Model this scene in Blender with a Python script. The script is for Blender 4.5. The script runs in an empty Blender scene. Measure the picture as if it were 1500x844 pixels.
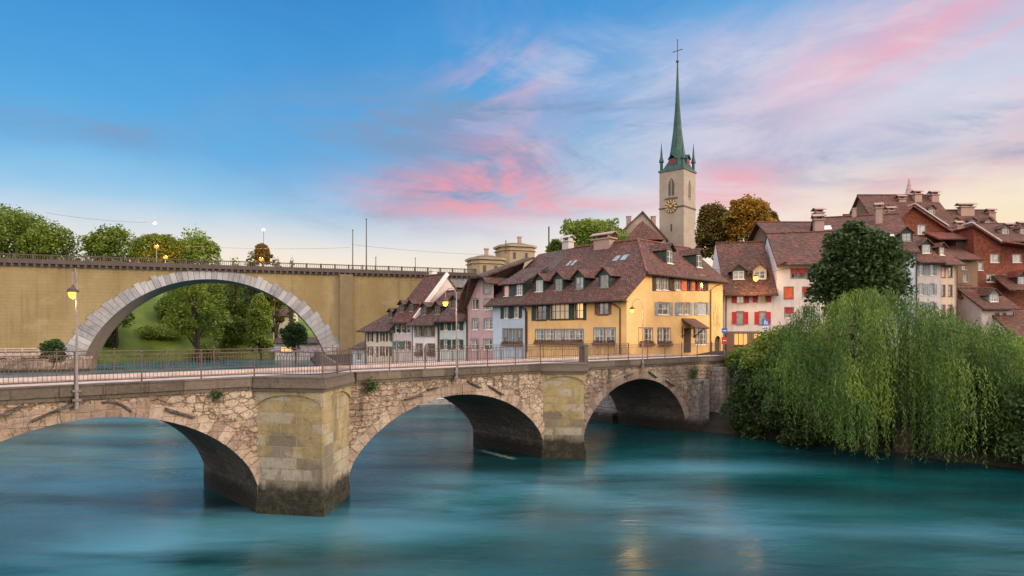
import bpy, bmesh, math, random
import numpy as np
from mathutils import Vector, Matrix
R = math.radians
SC = bpy.context.scene
COL = SC.collection
random.seed(7)
# ------------------------------------------------------------------ camera
FPX, CX, HY, CZ = 950.0, 750.0, 490.0, 7.95        # focal length in photo pixels, horizon row, eye height above the water
cd = bpy.data.cameras.new('camera'); cam = bpy.data.objects.new('camera', cd); COL.objects.link(cam)
cam.location = (0, 0, CZ); cam.rotation_euler = (R(90), 0, 0)
cd.sensor_width = 36; cd.lens = FPX / 1500 * 36; cd.shift_y = (HY - 422) / 1500
cd.clip_end = 6000; cd.clip_start = .2
SC.camera = cam
# ------------------------------------------------------------------ node helper
class X:
    """a float socket with arithmetic"""
    def __init__(s, nt, v): s.nt = nt; s.v = v
    def op(s, o, a=None, b=None, clamp=False):
        n = s.nt.nodes.new('ShaderNodeMath'); n.operation = o; n.use_clamp = clamp
        for i, q in enumerate((s, a, b)):
            if q is None: continue
            if isinstance(q, X):
                if isinstance(q.v, (int, float)): n.inputs[i].default_value = q.v
                else: s.nt.links.new(q.v, n.inputs[i])
            else: n.inputs[i].default_value = q
        return X(s.nt, n.outputs[0])
    def __add__(s, a): return s.op('ADD', a)
    def __sub__(s, a): return s.op('SUBTRACT', a)
    def __mul__(s, a): return s.op('MULTIPLY', a)
    def __truediv__(s, a): return s.op('DIVIDE', a)
    def clamp(s): return s.op('ADD', 0.0, clamp=True)
    def step(s, lo, hi):
        n = s.nt.nodes.new('ShaderNodeMapRange'); n.interpolation_type = 'SMOOTHSTEP'
        s.nt.links.new(s.v, n.inputs[0]); n.inputs[1].default_value = lo; n.inputs[2].default_value = hi
        return X(s.nt, n.outputs[0])
    def gauss(s, c, w):
        d = (s - c) / w
        return (d * d * -1.0).op('EXPONENT')
def vec(nt, a, b, c):
    n = nt.nodes.new('ShaderNodeCombineXYZ')
    for i, q in enumerate((a, b, c)):
        if isinstance(q, X): nt.links.new(q.v, n.inputs[i])
        else: n.inputs[i].default_value = q
    return n.outputs[0]
def sep(nt, v):
    n = nt.nodes.new('ShaderNodeSeparateXYZ'); nt.links.new(v, n.inputs[0])
    return [X(nt, n.outputs[i]) for i in range(3)]
def noise(nt, v, scale=1, detail=4, rough=.55, dist=0, col=False):
    n = nt.nodes.new('ShaderNodeTexNoise'); nt.links.new(v, n.inputs['Vector'])
    n.inputs['Scale'].default_value = scale; n.inputs['Detail'].default_value = detail
    n.inputs['Roughness'].default_value = rough; n.inputs['Distortion'].default_value = dist
    return n.outputs['Color'] if col else X(nt, n.outputs[0])
def mixc(nt, f, a, b, mode='MIX'):
    n = nt.nodes.new('ShaderNodeMix'); n.data_type = 'RGBA'; n.blend_type = mode
    for sck, q in ((n.inputs[0], f), (n.inputs[6], a), (n.inputs[7], b)):
        if isinstance(q, X): nt.links.new(q.v, sck)
        elif isinstance(q, (int, float)): sck.default_value = q
        elif isinstance(q, tuple): sck.default_value = (*q[:3], 1)
        else: nt.links.new(q, sck)
    return n.outputs[2]
def ramp(nt, f, stops):
    n = nt.nodes.new('ShaderNodeValToRGB'); nt.links.new(f.v, n.inputs[0])
    e = n.color_ramp.elements
    while len(e) < len(stops): e.new(.5)
    for q, (p, c) in zip(e, stops): q.position = p; q.color = (*c, 1)
    return n.outputs[0]
# ------------------------------------------------------------------ sky, sun, exposure
SUN_AZ, SUN_EL = 104.0, 18.0          # the evening light comes from the right and a little behind the camera
W = bpy.data.worlds.new('World'); SC.world = W; W.use_nodes = True
nt = W.node_tree; nt.nodes.clear()
tc = nt.nodes.new('ShaderNodeTexCoord')
x, y, z = sep(nt, tc.outputs['Generated'])
az = x.op('ARCTAN2', y); t = az * (1 / .668); el = z.op('ARCSINE')
tr_ = t.step(-.5, 1.0)
ee = (el - t * .02 - tr_ * .135 * el.step(.02, .22) + (noise(nt, vec(nt, az * 2, el * 4, 3.1), 1.2, 4) - .5) * .13)
base = ramp(nt, (ee * 2).clamp(), [(0, (.90, .66, .38)), (.08, (.95, .82, .62)), (.185, (.91, .82, .73)), (.275, (.64, .72, .81)),
    (.38, (.31, .58, .81)), (.54, (.125, .43, .77)), (.76, (.060, .32, .69)), (1, (.035, .225, .58))])
pz = (z.op('MAXIMUM', 0) + .13)
qx, qy = x / pz, y / pz
lil = (noise(nt, vec(nt, az * 2.6 - el * 1.2, el * 5.0, 1.0), 1.0, 6, .62, .6).step(.36, .62) * tr_.step(.30, .85) * el.step(.49, .36) * .55 + tr_.step(.34, .80) * el.step(.48, .34) * .55).clamp() * el.step(.15, .27)
base = mixc(nt, lil, base, (.64, .59, .74))
cir = noise(nt, vec(nt, qx * 1.5, qy * .42, .0), 1.0, 7, .62, .9)
# soft pink veils, strongest on the right
pk = cir.step(.44, .74) * t.step(-.5, .7) * el.step(.07, .16) * .55
pk2 = noise(nt, vec(nt, qx * .9 + qy * .30, qy * .30, 4.4), 1.0, 6, .6, .6).step(.40, .66) * t.step(.40, .90) * el.step(.10, .2) * .9
pk3 = noise(nt, vec(nt, az * 5.0 - el * 7.0, el * 5.0, 6.0), 1.0, 6, .64, .8).step(.38, .68) * ((t - el * .42).gauss(-.16, .17)) * el.step(.12, .2) * el.step(.47, .34) * .75
c1 = mixc(nt, pk, base, (.78, .54, .64))
c1 = mixc(nt, pk2, c1, (.90, .40, .47))
c1 = mixc(nt, pk3, c1, (.80, .46, .56))
wv = noise(nt, vec(nt, az * 2.2 + el * 1.0, el * 7.0, 7.7), 1.0, 7, .64, 1.0).step(.42, .68) * t.step(-.75, .1) * el.step(.10, .18) * el.step(.47, .36) * .55
c1 = mixc(nt, wv, c1, (.80, .76, .82))
# slate blue bands of cloud
gr = noise(nt, vec(nt, az * 3.4 + el * 2.5, el * 11, 9.0), 1.0, 7, .64, .9).step(.42, .66)
gw = (el.gauss(.275, .075) * t.gauss(-.10, .36) * 2.0 + el.gauss(.235, .035) * t.step(.45, .8) * 1.2 + el.gauss(.26, .022) * t.step(-.55, -.9) * .9 + el.gauss(.17, .025) * t.gauss(-.38, .12) * .7 + el.gauss(.30, .07) * t.gauss(.35, .25) * .6).clamp()
c2 = mixc(nt, ((gr * .95 + .25) * gw).clamp() * .95, c1, (.20, .33, .54))
# the glowing pink clouds over the roofs
pn = noise(nt, vec(nt, az * 3.6 + el * 3.0, el * 13, 2.0), 1.0, 7, .64, .9)
pw = (el.gauss(.208, .032) * t.gauss(-.16, .22) * 1.25 + el.gauss(.192, .014) * t.gauss(.12, .18) * .95 + el.gauss(.245, .045) * t.gauss(-.03, .12) * 1.2
      + el.gauss(.215, .03) * t.gauss(.48, .12) * 1.2 + el.gauss(.165, .03) * t.gauss(.50, .16) * 1.0 + el.gauss(.20, .016) * t.step(.62, .9) * .7)
c3 = mixc(nt, (pn.step(.33, .66) * pw).clamp() * .74, c2, (.88, .34, .40))
hor = mixc(nt, (el.gauss(.07, .075) * .62 + el.gauss(.165, .05) * t.step(.35, .75) * noise(nt, vec(nt, az * 3, el * 12, 5.5), 1, 5, .6).step(.3, .6) * .6).clamp(), c3, (.98, .83, .62))
# extra glow added behind the viewer and overhead, out of view, to light the scene
back = y.step(.25, -.55) * el.step(-.05, .12)
top = z.step(.52, .80)
sky = mixc(nt, top * .8, mixc(nt, back, hor, (1.0, .80, .66)), (.84, .82, .84))
st = (back * (top * -1.0 + 1.0)) * 1.55 + top * 1.35 + 1.0
ns = nt.nodes.new('ShaderNodeTexSky'); ns.sky_type = 'NISHITA'; ns.sun_disc = False
ns.sun_elevation = R(SUN_EL); ns.sun_rotation = R(SUN_AZ)
b1 = nt.nodes.new('ShaderNodeBackground'); nt.links.new(sky, b1.inputs[0]); nt.links.new(st.v, b1.inputs[1])
b2 = nt.nodes.new('ShaderNodeBackground'); nt.links.new(ns.outputs[0], b2.inputs[0]); b2.inputs[1].default_value = .004
ad = nt.nodes.new('ShaderNodeAddShader'); nt.links.new(b1.outputs[0], ad.inputs[0]); nt.links.new(b2.outputs[0], ad.inputs[1])
wo = nt.nodes.new('ShaderNodeOutputWorld'); nt.links.new(ad.outputs[0], wo.inputs[0])
sl = bpy.data.lights.new('sun', 'SUN'); sl.energy = 3.0; sl.angle = R(16); sl.color = (1, .76, .52)
so = bpy.data.objects.new('sun', sl); COL.objects.link(so)
sd = Vector((math.sin(R(SUN_AZ)) * math.cos(R(SUN_EL)), math.cos(R(SUN_AZ)) * math.cos(R(SUN_EL)), math.sin(R(SUN_EL))))
so.rotation_euler = sd.to_track_quat('Z', 'Y').to_euler(); so.location = (80, -40, 80)
SC.view_settings.view_transform = 'Standard'; SC.view_settings.look = 'None'
SC.view_settings.exposure = 0.0; SC.view_settings.gamma = 1; SC.view_settings.use_curve_mapping = False
try:
    SC.cycles.use_denoising = True; SC.cycles.max_bounces = 6; SC.cycles.transparent_max_bounces = 12
    SC.cycles.caustics_reflective = False; SC.cycles.caustics_refractive = False
    SC.cycles.sample_clamp_indirect = 4
except Exception: pass
# ------------------------------------------------------------------ materials
def newmat(name):
    m = bpy.data.materials.new(name); m.use_nodes = True; nt = m.node_tree; nt.nodes.clear()
    o = nt.nodes.new('ShaderNodeOutputMaterial'); p = nt.nodes.new('ShaderNodeBsdfPrincipled')
    nt.links.new(p.outputs[0], o.inputs[0])
    tc = nt.nodes.new('ShaderNodeTexCoord')
    return m, nt, p, tc.outputs['Object'], o
def setc(nt, p, c):
    if isinstance(c, tuple): p.inputs['Base Color'].default_value = (*c[:3], 1)
    else: nt.links.new(c, p.inputs['Base Color'])
def bump(nt, p, h, strength=.4, dist=.05):
    b = nt.nodes.new('ShaderNodeBump'); b.inputs['Strength'].default_value = strength; b.inputs['Distance'].default_value = dist
    nt.links.new(h.v if isinstance(h, X) else h, b.inputs['Height']); nt.links.new(b.outputs[0], p.inputs['Normal'])
def sc_(c, k): return tuple(min(1, q * k) for q in c)
def plain(name, c, rough=.6, metal=0, var=.25, scale=3):
    m, nt, p, v, o = newmat(name)
    n = noise(nt, v, scale, 5)
    setc(nt, p, mixc(nt, n.step(.3, .7), sc_(c, 1 - var), sc_(c, 1 + var)))
    p.inputs['Roughness'].default_value = rough; p.inputs['Metallic'].default_value = metal
    return m
def plaster(name, c, dirt=(.16, .14, .12), amt=.5):
    m, nt, p, v, o = newmat(name)
    a, b, cz = sep(nt, v)
    n1 = noise(nt, v, .55, 6, .6); n2 = noise(nt, vec(nt, (a + b) * 2.2, a * .3, cz * .22), 1, 5, .6)
    col = mixc(nt, n1.step(.3, .7), sc_(c, .86), sc_(c, 1.08))
    col = mixc(nt, n2.step(.52, .78) * amt, col, dirt)
    col = mixc(nt, noise(nt, v, 14, 4).step(.35, .65) * .18, col, sc_(c, .7))
    setc(nt, p, col); p.inputs['Roughness'].default_value = .85
    bump(nt, p, noise(nt, v, 22, 3), .25, .02)
    return m
def tiles(name, c1, c2, moss=(.055, .034, .023), k=1.15):
    m, nt, p, v, o = newmat(name)
    a, b, cz = sep(nt, v)
    wob = noise(nt, v, 1.1, 3)
    tv = vec(nt, a + b, cz * 1.5 + wob * .10, 0.0)
    br = nt.nodes.new('ShaderNodeTexBrick'); nt.links.new(tv, br.inputs['Vector'])
    br.inputs['Color1'].default_value = (*c1, 1); br.inputs['Color2'].default_value = (*c2, 1)
    br.inputs['Mortar'].default_value = (*sc_(c1, .35), 1); br.inputs['Scale'].default_value = 1
    br.inputs['Brick Width'].default_value = .24 * k; br.inputs['Row Height'].default_value = .30 * k
    br.inputs['Mortar Size'].default_value = .028 * k; br.inputs['Bias'].default_value = .0
    n1 = noise(nt, v, .45, 6, .65); n2 = noise(nt, v, 3.5, 5, .7)
    col = mixc(nt, n1.step(.42, .66) * .65, br.outputs[0], moss)
    col = mixc(nt, n2.step(.56, .66) * .6, col, (.30, .16, .11))
    col = mixc(nt, noise(nt, v, 6, 3).step(.60, .68) * .6, col, sc_(c1, .45))
    setc(nt, p, col); p.inputs['Roughness'].default_value = .8
    bump(nt, p, (X(nt, br.outputs['Fac']) * -1.0 + n2 * .8), .8, .06)
    return m
def masonry(name, cs, bw, bh, mort=.03, wob=.25, stain=(.045, .036, .030), moss_z=.9, irregular=True, vs=1.0, isl=0):
    """rough stone blocks; cs = three stone colours"""
    m, nt, p, v, o = newmat(name)
    a, b, cz = sep(nt, v)
    wn = noise(nt, v, .9, 3, .5, col=True); w1, w2, w3 = sep(nt, wn)
    tv = vec(nt, a + b + (w1 - .5) * wob * 2, cz + (w2 - .5) * wob, 0.0)
    br = nt.nodes.new('ShaderNodeTexBrick'); nt.links.new(tv, br.inputs['Vector'])
    br.inputs['Color1'].default_value = (*cs[0], 1); br.inputs['Color2'].default_value = (*cs[1], 1)
    br.inputs['Mortar'].default_value = (*sc_(cs[0], .35), 1); br.inputs['Scale'].default_value = 1
    br.inputs['Brick Width'].default_value = bw; br.inputs['Row Height'].default_value = bh
    br.inputs['Mortar Size'].default_value = mort; br.inputs['Mortar Smooth'].default_value = .4
    br.offset_frequency = 2; br.squash = 1.35; br.squash_frequency = 3
    col = br.outputs[0]
    h = X(nt, br.outputs['Fac']) * -1.0
    if irregular:
        vo = nt.nodes.new('ShaderNodeTexVoronoi'); vo.feature = 'DISTANCE_TO_EDGE'
        nt.links.new(vec(nt, (a + b) * (1.5 * vs) + (w1 - .5) * .9, cz * (2.3 * vs) + (w2 - .5) * .9, 0.0), vo.inputs['Vector']); vo.inputs['Scale'].default_value = 1
        ed = X(nt, vo.outputs['Distance']).step(.0, .07)
        vc = nt.nodes.new('ShaderNodeTexVoronoi')
        nt.links.new(vec(nt, (a + b) * (1.5 * vs) + (w1 - .5) * .9, cz * (2.3 * vs) + (w2 - .5) * .9, 0.0), vc.inputs['Vector']); vc.inputs['Scale'].default_value = 1
        cr, cg, cb = sep(nt, vc.outputs['Color'])
        rub = mixc(nt, cr, cs[0], cs[2]); rub = mixc(nt, cg.step(.6, .9) * .7, rub, cs[1])
        rub = mixc(nt, ed, sc_(cs[0], .28), rub)
        sel = noise(nt, v, .35, 3).step(.42, .56)
        col = mixc(nt, sel, col, rub)
        h = h + ed * .8
    n1 = noise(nt, v, .5, 6, .65); n2 = noise(nt, v, 5, 6, .7)
    n3 = noise(nt, vec(nt, (a + b) * 1.6, a * .2, cz * .25), 1, 5, .6)
    col = mixc(nt, n1.step(.40, .68) * .5, col, cs[2])
    col = mixc(nt, n2.step(.50, .64) * .7, col, stain)
    sp = noise(nt, v, 9, 4, .7); col = mixc(nt, sp.step(.54, .66) * .65, col, stain); col = mixc(nt, sp.step(.44, .34) * .45, col, sc_(cs[2], 1.25))
    col = mixc(nt, n3.step(.52, .70) * .75, col, stain)
    col = mixc(nt, noise(nt, v, .28, 5, .65).step(.48, .66) * .6, col, sc_(cs[1], .42))
    if isl:
        g = nt.nodes.new('ShaderNodeNewGeometry'); ri = X(nt, g.outputs['Random Per Island'])
        col = mixc(nt, isl, col, mixc(nt, ri, sc_(cs[1], .55), sc_(cs[2], 1.3)))
    wet = (cz - noise(nt, v, 1.5, 4) * .8).step(moss_z, moss_z - .75)
    col = mixc(nt, wet * .95, col, (.010, .010, .007))
    setc(nt, p, col); p.inputs['Roughness'].default_value = .9
    bump(nt, p, h + n2 * 1.2 + noise(nt, v, 18, 3) * .4, .9, .06)
    return m
def leafmat(name, c1, c2, c3=None, transl=.35):
    m, nt, p, v, o = newmat(name)
    g = nt.nodes.new('ShaderNodeNewGeometry')
    ri = X(nt, g.outputs['Random Per Island'])
    cl = noise(nt, v, .35, 3)
    col = mixc(nt, (ri * .6 + cl.step(.3, .7) * .4).clamp(), c1, c2)
    if c3: col = mixc(nt, (cl.step(.48, .66) * ri), col, c3)
    setc(nt, p, col); p.inputs['Roughness'].default_value = .6
    tr = nt.nodes.new('ShaderNodeBsdfTranslucent'); nt.links.new(col, tr.inputs[0])
    mx = nt.nodes.new('ShaderNodeMixShader'); mx.inputs[0].default_value = transl
    nt.links.new(p.outputs[0], mx.inputs[1]); nt.links.new(tr.outputs[0], mx.inputs[2]); nt.links.new(mx.outputs[0], o.inputs[0])
    return m
def emit(name, c, s):
    m, nt, p, v, o = newmat(name)
    p.inputs['Base Color'].default_value = (*c, 1)
    p.inputs['Emission Color'].default_value = (*c, 1); p.inputs['Emission Strength'].default_value = s
    return m
M = {}
M['bridge'] = masonry('bridge_stone', [(.36, .27, .205), (.24, .15, .11), (.50, .42, .33)], .62, .30, wob=.35, vs=1.45)
M['ring'] = masonry('ring_stone', [(.36, .27, .21), (.28, .19, .15), (.43, .355, .29)], .5, .42, wob=.3, mort=.012, irregular=False, isl=.4)
M['coping'] = masonry('coping_stone', [(.115, .09, .072), (.085, .066, .054), (.17, .14, .115)], 1.4, 2.0, wob=.05, irregular=False, moss_z=-5, isl=.4)
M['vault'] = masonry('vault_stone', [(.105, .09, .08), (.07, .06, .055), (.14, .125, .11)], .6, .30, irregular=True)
M['quay'] = masonry('quay_stone', [(.26, .24, .23), (.20, .18, .18), (.33, .31, .30)], .8, .4, wob=.15)
M['roof'] = tiles('roof_tiles', (.052, .020, .014), (.215, .070, .045))
M['roof_dark'] = tiles('roof_tiles_dark', (.045, .022, .017), (.17, .068, .048), (.09, .075, .065))
M['roof_red'] = tiles('roof_tiles_red', (.12, .028, .020), (.36, .095, .055), (.13, .055, .045))
M['tile_wall'] = tiles('wall_tiles_red', (.14, .032, .018), (.40, .10, .045), (.14, .045, .03), .9)
def pier_mat():
    m, nt, p, v, o = newmat('pier_stone')
    a, b, cz = sep(nt, v)
    br = nt.nodes.new('ShaderNodeTexBrick'); nt.links.new(vec(nt, a * 1.3, cz, 0.0), br.inputs['Vector'])
    br.inputs['Color1'].default_value = (0, 0, 0, 1); br.inputs['Color2'].default_value = (1, 1, 1, 1); br.inputs['Mortar'].default_value = (.5, .5, .5, 1); br.inputs['Scale'].default_value = 1
    br.inputs['Brick Width'].default_value = 1.15; br.inputs['Row Height'].default_value = .50; br.inputs['Mortar Size'].default_value = .014
    rb, _, _ = sep(nt, br.outputs[0]); jn = X(nt, br.outputs['Fac'])
    n1 = noise(nt, v, .6, 4, .5); n2 = noise(nt, v, 4, 6, .7); n5 = noise(nt, v, 11, 4, .7)
    blk = mixc(nt, rb, (.155, .132, .098), (.24, .215, .168))
    pl = mixc(nt, noise(nt, vec(nt, a, b, cz * .5), .7, 4).step(.4, .62), (.34, .275, .14), (.23, .185, .095))
    f = ((cz - 2.5) * .34 + (n1 - .5) * 1.6 + (rb - .5) * .55 + .5).step(.42, .56)
    col = mixc(nt, f, blk, pl)
    col = mixc(nt, ((rb - .5) * .5 + noise(nt, vec(nt, a, b, cz + 7.0), .55, 3, .5)).step(.60, .66) * .6, col, (.36, .34, .29))
    col = mixc(nt, jn * .45, col, (.33, .30, .24))
    col = mixc(nt, noise(nt, vec(nt, a, b, cz * .25 + 3.0), 1.6, 5, .6).step(.54, .7) * .6, col, (.10, .085, .055))
    col = mixc(nt, n2.step(.54, .68) * .5, col, (.085, .07, .05)); col = mixc(nt, n5.step(.56, .66) * .35, col, (.06, .05, .035))
    wet = (cz - noise(nt, v, 1.2, 5, .65) * 1.7).step(.75, .0)
    wc = mixc(nt, noise(nt, v, 3.0, 6, .75).step(.45, .6), (.007, .007, .005), (.03, .032, .014)); col = mixc(nt, wet * .97, col, wc)
    setc(nt, p, col); p.inputs['Roughness'].default_value = .9
    bump(nt, p, jn * -1.0 + n2 * 1.3 + n5 * .5, .8, .06)
    return m
M['pier'] = pier_mat()
def nyd():
    m, nt, p, v, o = newmat('viaduct_render')
    a, b, cz = sep(nt, v)
    n1 = noise(nt, vec(nt, a * .12, b, cz * .05), 1, 5, .6); n2 = noise(nt, vec(nt, a * .5, b, cz * .9), 1, 5, .6)
    col = mixc(nt, n1.step(.35, .65), (.225, .170, .080), (.285, .225, .120))
    col = mixc(nt, n2.step(.55, .72) * .35, col, (.21, .155, .07))
    br = nt.nodes.new('ShaderNodeTexBrick'); nt.links.new(vec(nt, a, cz, 0.0), br.inputs['Vector'])
    br.inputs['Scale'].default_value = 1; br.inputs['Brick Width'].default_value = 1.9; br.inputs['Row Height'].default_value = .75; br.inputs['Mortar Size'].default_value = .03
    br.inputs['Color1'].default_value = (1, 1, 1, 1); br.inputs['Color2'].default_value = (.90, .90, .88, 1); br.inputs['Mortar'].default_value = (.80, .78, .74, 1)
    n3 = noise(nt, vec(nt, a * .55, b, cz * .06 + 2.0), 1, 5, .65); col = mixc(nt, n3.step(.5, .72) * .5, col, (.12, .09, .045)); n4 = noise(nt, vec(nt, a * .2, b, cz * .35 + 9.0), 1, 6, .65); col = mixc(nt, n4.step(.52, .7) * .45, col, (.36, .29, .17)); col = mixc(nt, .4, col, br.outputs[0], 'MULTIPLY')
    setc(nt, p, col); p.inputs['Roughness'].default_value = .9
    bump(nt, p, X(nt, br.outputs['Fac']) * -1.0 + noise(nt, v, 2, 4), .5, .08)
    return m
M['viaduct'] = nyd()
M['voussoir'] = masonry('granite_voussoir', [(.32, .33, .37), (.26, .27, .30), (.39, .40, .435)], 40, 40, wob=.05, stain=(.19, .18, .185), irregular=False, moss_z=-9, isl=.45)
M['soffit'] = plaster('viaduct_soffit', (.24, .19, .16))
M['pilaster'] = plaster('pilaster_render', (.185, .150, .085), (.08, .065, .04), .6)
M['cornice'] = plaster('viaduct_cornice', (.085, .066, .062))
M['iron'] = plain('dark_iron', (.085, .058, .052), .55, .4)
M['pole'] = plain('galvanised_pole', (.24, .21, .225), .5, .3)
M['white'] = plain('white_paint', (.72, .70, .68), .5, 0, .08)
M['grayframe'] = plain('grey_paint', (.22, .24, .26), .5)
M['wood'] = plain('brown_wood', (.13, .06, .035), .7)
M['darkwood'] = plain('dark_eaves_wood', (.055, .032, .026), .8)
M['green'] = plain('dark_green_paint', (.022, .045, .040), .6)
M['teal'] = plain('teal_green_paint', (.03, .20, .16), .6)
M['redsh'] = plain('red_paint', (.52, .025, .03), .55)
M['louvre'] = plain('crimson_louvre', (.20, .02, .035), .7)
M['orange'] = plain('orange_blind', (.62, .12, .05), .7)
M['graysh'] = plain('grey_blind', (.33, .34, .37), .7)
M['bluegray'] = plain('blue_grey_paint', (.24, .30, .34), .7)
M['brownsh'] = plain('brown_shutter', (.16, .09, .07), .7)
M['room'] = plain('dark_backing', (.03, .024, .02), .95)
M['surround'] = plain('stone_surround', (.23, .20, .18), .85)
M['curtain'] = plain('white_curtain', (.62, .62, .64), .9, 0, .2)
M['pinkcur'] = plain('pink_curtain', (.70, .40, .36), .9)
M['lit'] = emit('lit_room', (1.0, .50, .12), 1.6)
M['litdim'] = emit('dim_lit_room', (1.0, .55, .22), .35)
M['lamp'] = emit('sodium_lamp', (1.0, .42, .05), 2.3)
M['lampor'] = emit('orange_lamp', (1.0, .20, .012), 2.4)
M['lampwh'] = emit('white_lamp', (1.0, .93, .8), 5)
def glass():
    m, nt, p, v, o = newmat('window_glass')
    g = nt.nodes.new('ShaderNodeBsdfGlossy'); g.inputs['Roughness'].default_value = .16; g.inputs[0].default_value = (.9, .95, 1, 1)
    tr = nt.nodes.new('ShaderNodeBsdfTransparent'); tr.inputs[0].default_value = (.72, .78, .80, 1)
    mx = nt.nodes.new('ShaderNodeMixShader'); mx.inputs[0].default_value = .22
    nt.links.new(tr.outputs[0], mx.inputs[1]); nt.links.new(g.outputs[0], mx.inputs[2]); nt.links.new(mx.outputs[0], o.inputs[0])
    return m
M['glass'] = glass()
M['yellow'] = plaster('yellow_plaster', (.78, .495, .205), (.50, .32, .14), .35)
M['blue'] = plaster('light_blue_plaster', (.46, .56, .68), (.36, .42, .5))
M['pink'] = plaster('dusty_pink_plaster', (.50, .34, .36))
M['whitepl'] = plaster('white_plaster', (.74, .69, .69), (.35, .31, .30))
M['mint'] = plaster('pale_green_plaster', (.52, .58, .58))
M['cream'] = plaster('cream_plaster', (.60, .54, .44))
M['lilac'] = plaster('lilac_white_plaster', (.54, .47, .48))
M['beige'] = plaster('beige_plaster', (.52, .42, .34))
M['greyish'] = plaster('grey_white_plaster', (.48, .46, .47))
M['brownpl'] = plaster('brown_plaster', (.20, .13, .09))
M['tower'] = plaster('tower_stone', (.34, .295, .245), (.28, .24, .20), .4)
M['sand'] = plaster('sandstone', (.33, .27, .185))
M['chim'] = plaster('chimney_plaster', (.36, .25, .22))
M['copper'] = plain('green_copper', (.013, .066, .057), .6, 0, .4, .8)
M['darkcop'] = plain('dark_copper', (.045, .10, .10), .6, 0, .3, .8)
M['gold'] = plain('gilt', (.62, .42, .14), .4, .5)
M['clock'] = plain('clock_dark', (.06, .05, .045), .5)
M['bark'] = plain('bark', (.055, .040, .030), .9, 0, .4, 4)
def grass():
    m, nt, p, v, o = newmat('grass')
    n = noise(nt, v, .12, 5); n2 = noise(nt, v, 3, 4)
    col = mixc(nt, n.step(.35, .65), (.075, .125, .014), (.14, .20, .022)); col = mixc(nt, n2.step(.5, .7) * .5, col, (.035, .06, .01))
    setc(nt, p, col); p.inputs['Roughness'].default_value = .9; bump(nt, p, n2, .5, .2)
    return m
M['grass'] = grass()
M['soil'] = plain('bank_soil', (.014, .013, .009), .95, 0, .4, 1.2)
M['rock'] = masonry('rock_bank', [(.33, .25, .19), (.26, .20, .16), (.40, .32, .26)], 1.5, .8, wob=.6, moss_z=.5)
M['cobble'] = masonry('cobbles', [(.36, .29, .27), (.30, .24, .22), (.40, .33, .31)], .2, .2, moss_z=-9)
M['paving'] = plain('pavement', (.44, .35, .32), .85, 0, .2, 2)
M['asphalt'] = plain('roadway_asphalt', (.20, .155, .145), .85, 0, .2, 3)
M['l_willow'] = leafmat('willow_leaves', (.026, .074, .014), (.105, .21, .026), (.24, .33, .042), .25)
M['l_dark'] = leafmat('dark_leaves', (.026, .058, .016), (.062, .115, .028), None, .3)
M['l_mid'] = leafmat('mid_leaves', (.070, .125, .014), (.18, .26, .026), (.25, .26, .028), .35)
M['l_light'] = leafmat('light_leaves', (.11, .19, .022), (.23, .32, .04), (.28, .30, .05), .35)
M['l_autumn'] = leafmat('autumn_leaves', (.22, .14, .016), (.46, .24, .022), (.12, .14, .02), .35)
M['l_rust'] = leafmat('rusty_leaves', (.11, .095, .016), (.22, .14, .022), (.08, .10, .018), .35)
M['flowers'] = leafmat('flower_box_blooms', (.30, .05, .06), (.10, .16, .03), (.45, .20, .25), .2)
M['sign'] = plain('sign_blue', (.02, .12, .55), .4, 0, .05)
M['signred'] = plain('sign_red', (.55, .03, .04), .4, 0, .05)
M['parasol'] = plain('parasol_cloth', (.34, .24, .46), .8)
def watermat():
    m, nt, p, v, o = newmat('river_water')
    a, b, cz = sep(nt, v)
    n1 = noise(nt, vec(nt, a * .06, b * .15, 0.0), 1, 4, .5, .3)
    deep = mixc(nt, n1.step(.38, .64), (.000, .022, .024), (.000, .060, .062))
    # pale patches: sky reflection painted into the colour, with some milky aerated water
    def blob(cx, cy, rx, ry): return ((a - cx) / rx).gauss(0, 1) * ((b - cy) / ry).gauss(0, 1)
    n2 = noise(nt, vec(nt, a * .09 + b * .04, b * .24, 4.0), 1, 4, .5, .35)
    sky_pale = (blob(-15, 25, 8, 5) * .9 + blob(-3.5, 31, 3.6, 7) * .75 + blob(4, 33.5, 5, 3.5) * .6 + blob(-22, 36, 14, 8) * .5 + blob(10, 38.5, 7, 2.6) * .6 + blob(9, 27, 5, 3.5) * .65 + blob(19, 25, 5, 3) * .5 + blob(-75, 165, 70, 60) * .9 + blob(-30, 75, 22, 30) * .5 + .04) * n2.step(.25, .70) * 1.15
    col = mixc(nt, sky_pale.clamp(), deep, (.070, .225, .300))
    setc(nt, p, col)
    nr = noise(nt, vec(nt, a * .10, b * .22, 8.0), 1, 4, .55, .5)
    p.inputs['IOR'].default_value = 1.36
    nt.links.new((nr.step(.35, .7) * .12 + .20).v, p.inputs['Roughness'])
    w1 = noise(nt, vec(nt, a * .45, b * 1.2, 0.0), 1, 3, .5, .6); w2 = noise(nt, vec(nt, a * 1.6, b * 4.0, 5.0), 1, 3, .5)
    rip = noise(nt, vec(nt, a * .06, b * .1, 2.0), 1, 2).step(.4, .65)
    bump(nt, p, w1 + w2 * rip * .14, .20, .20)
    return m
M['water'] = watermat()
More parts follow.
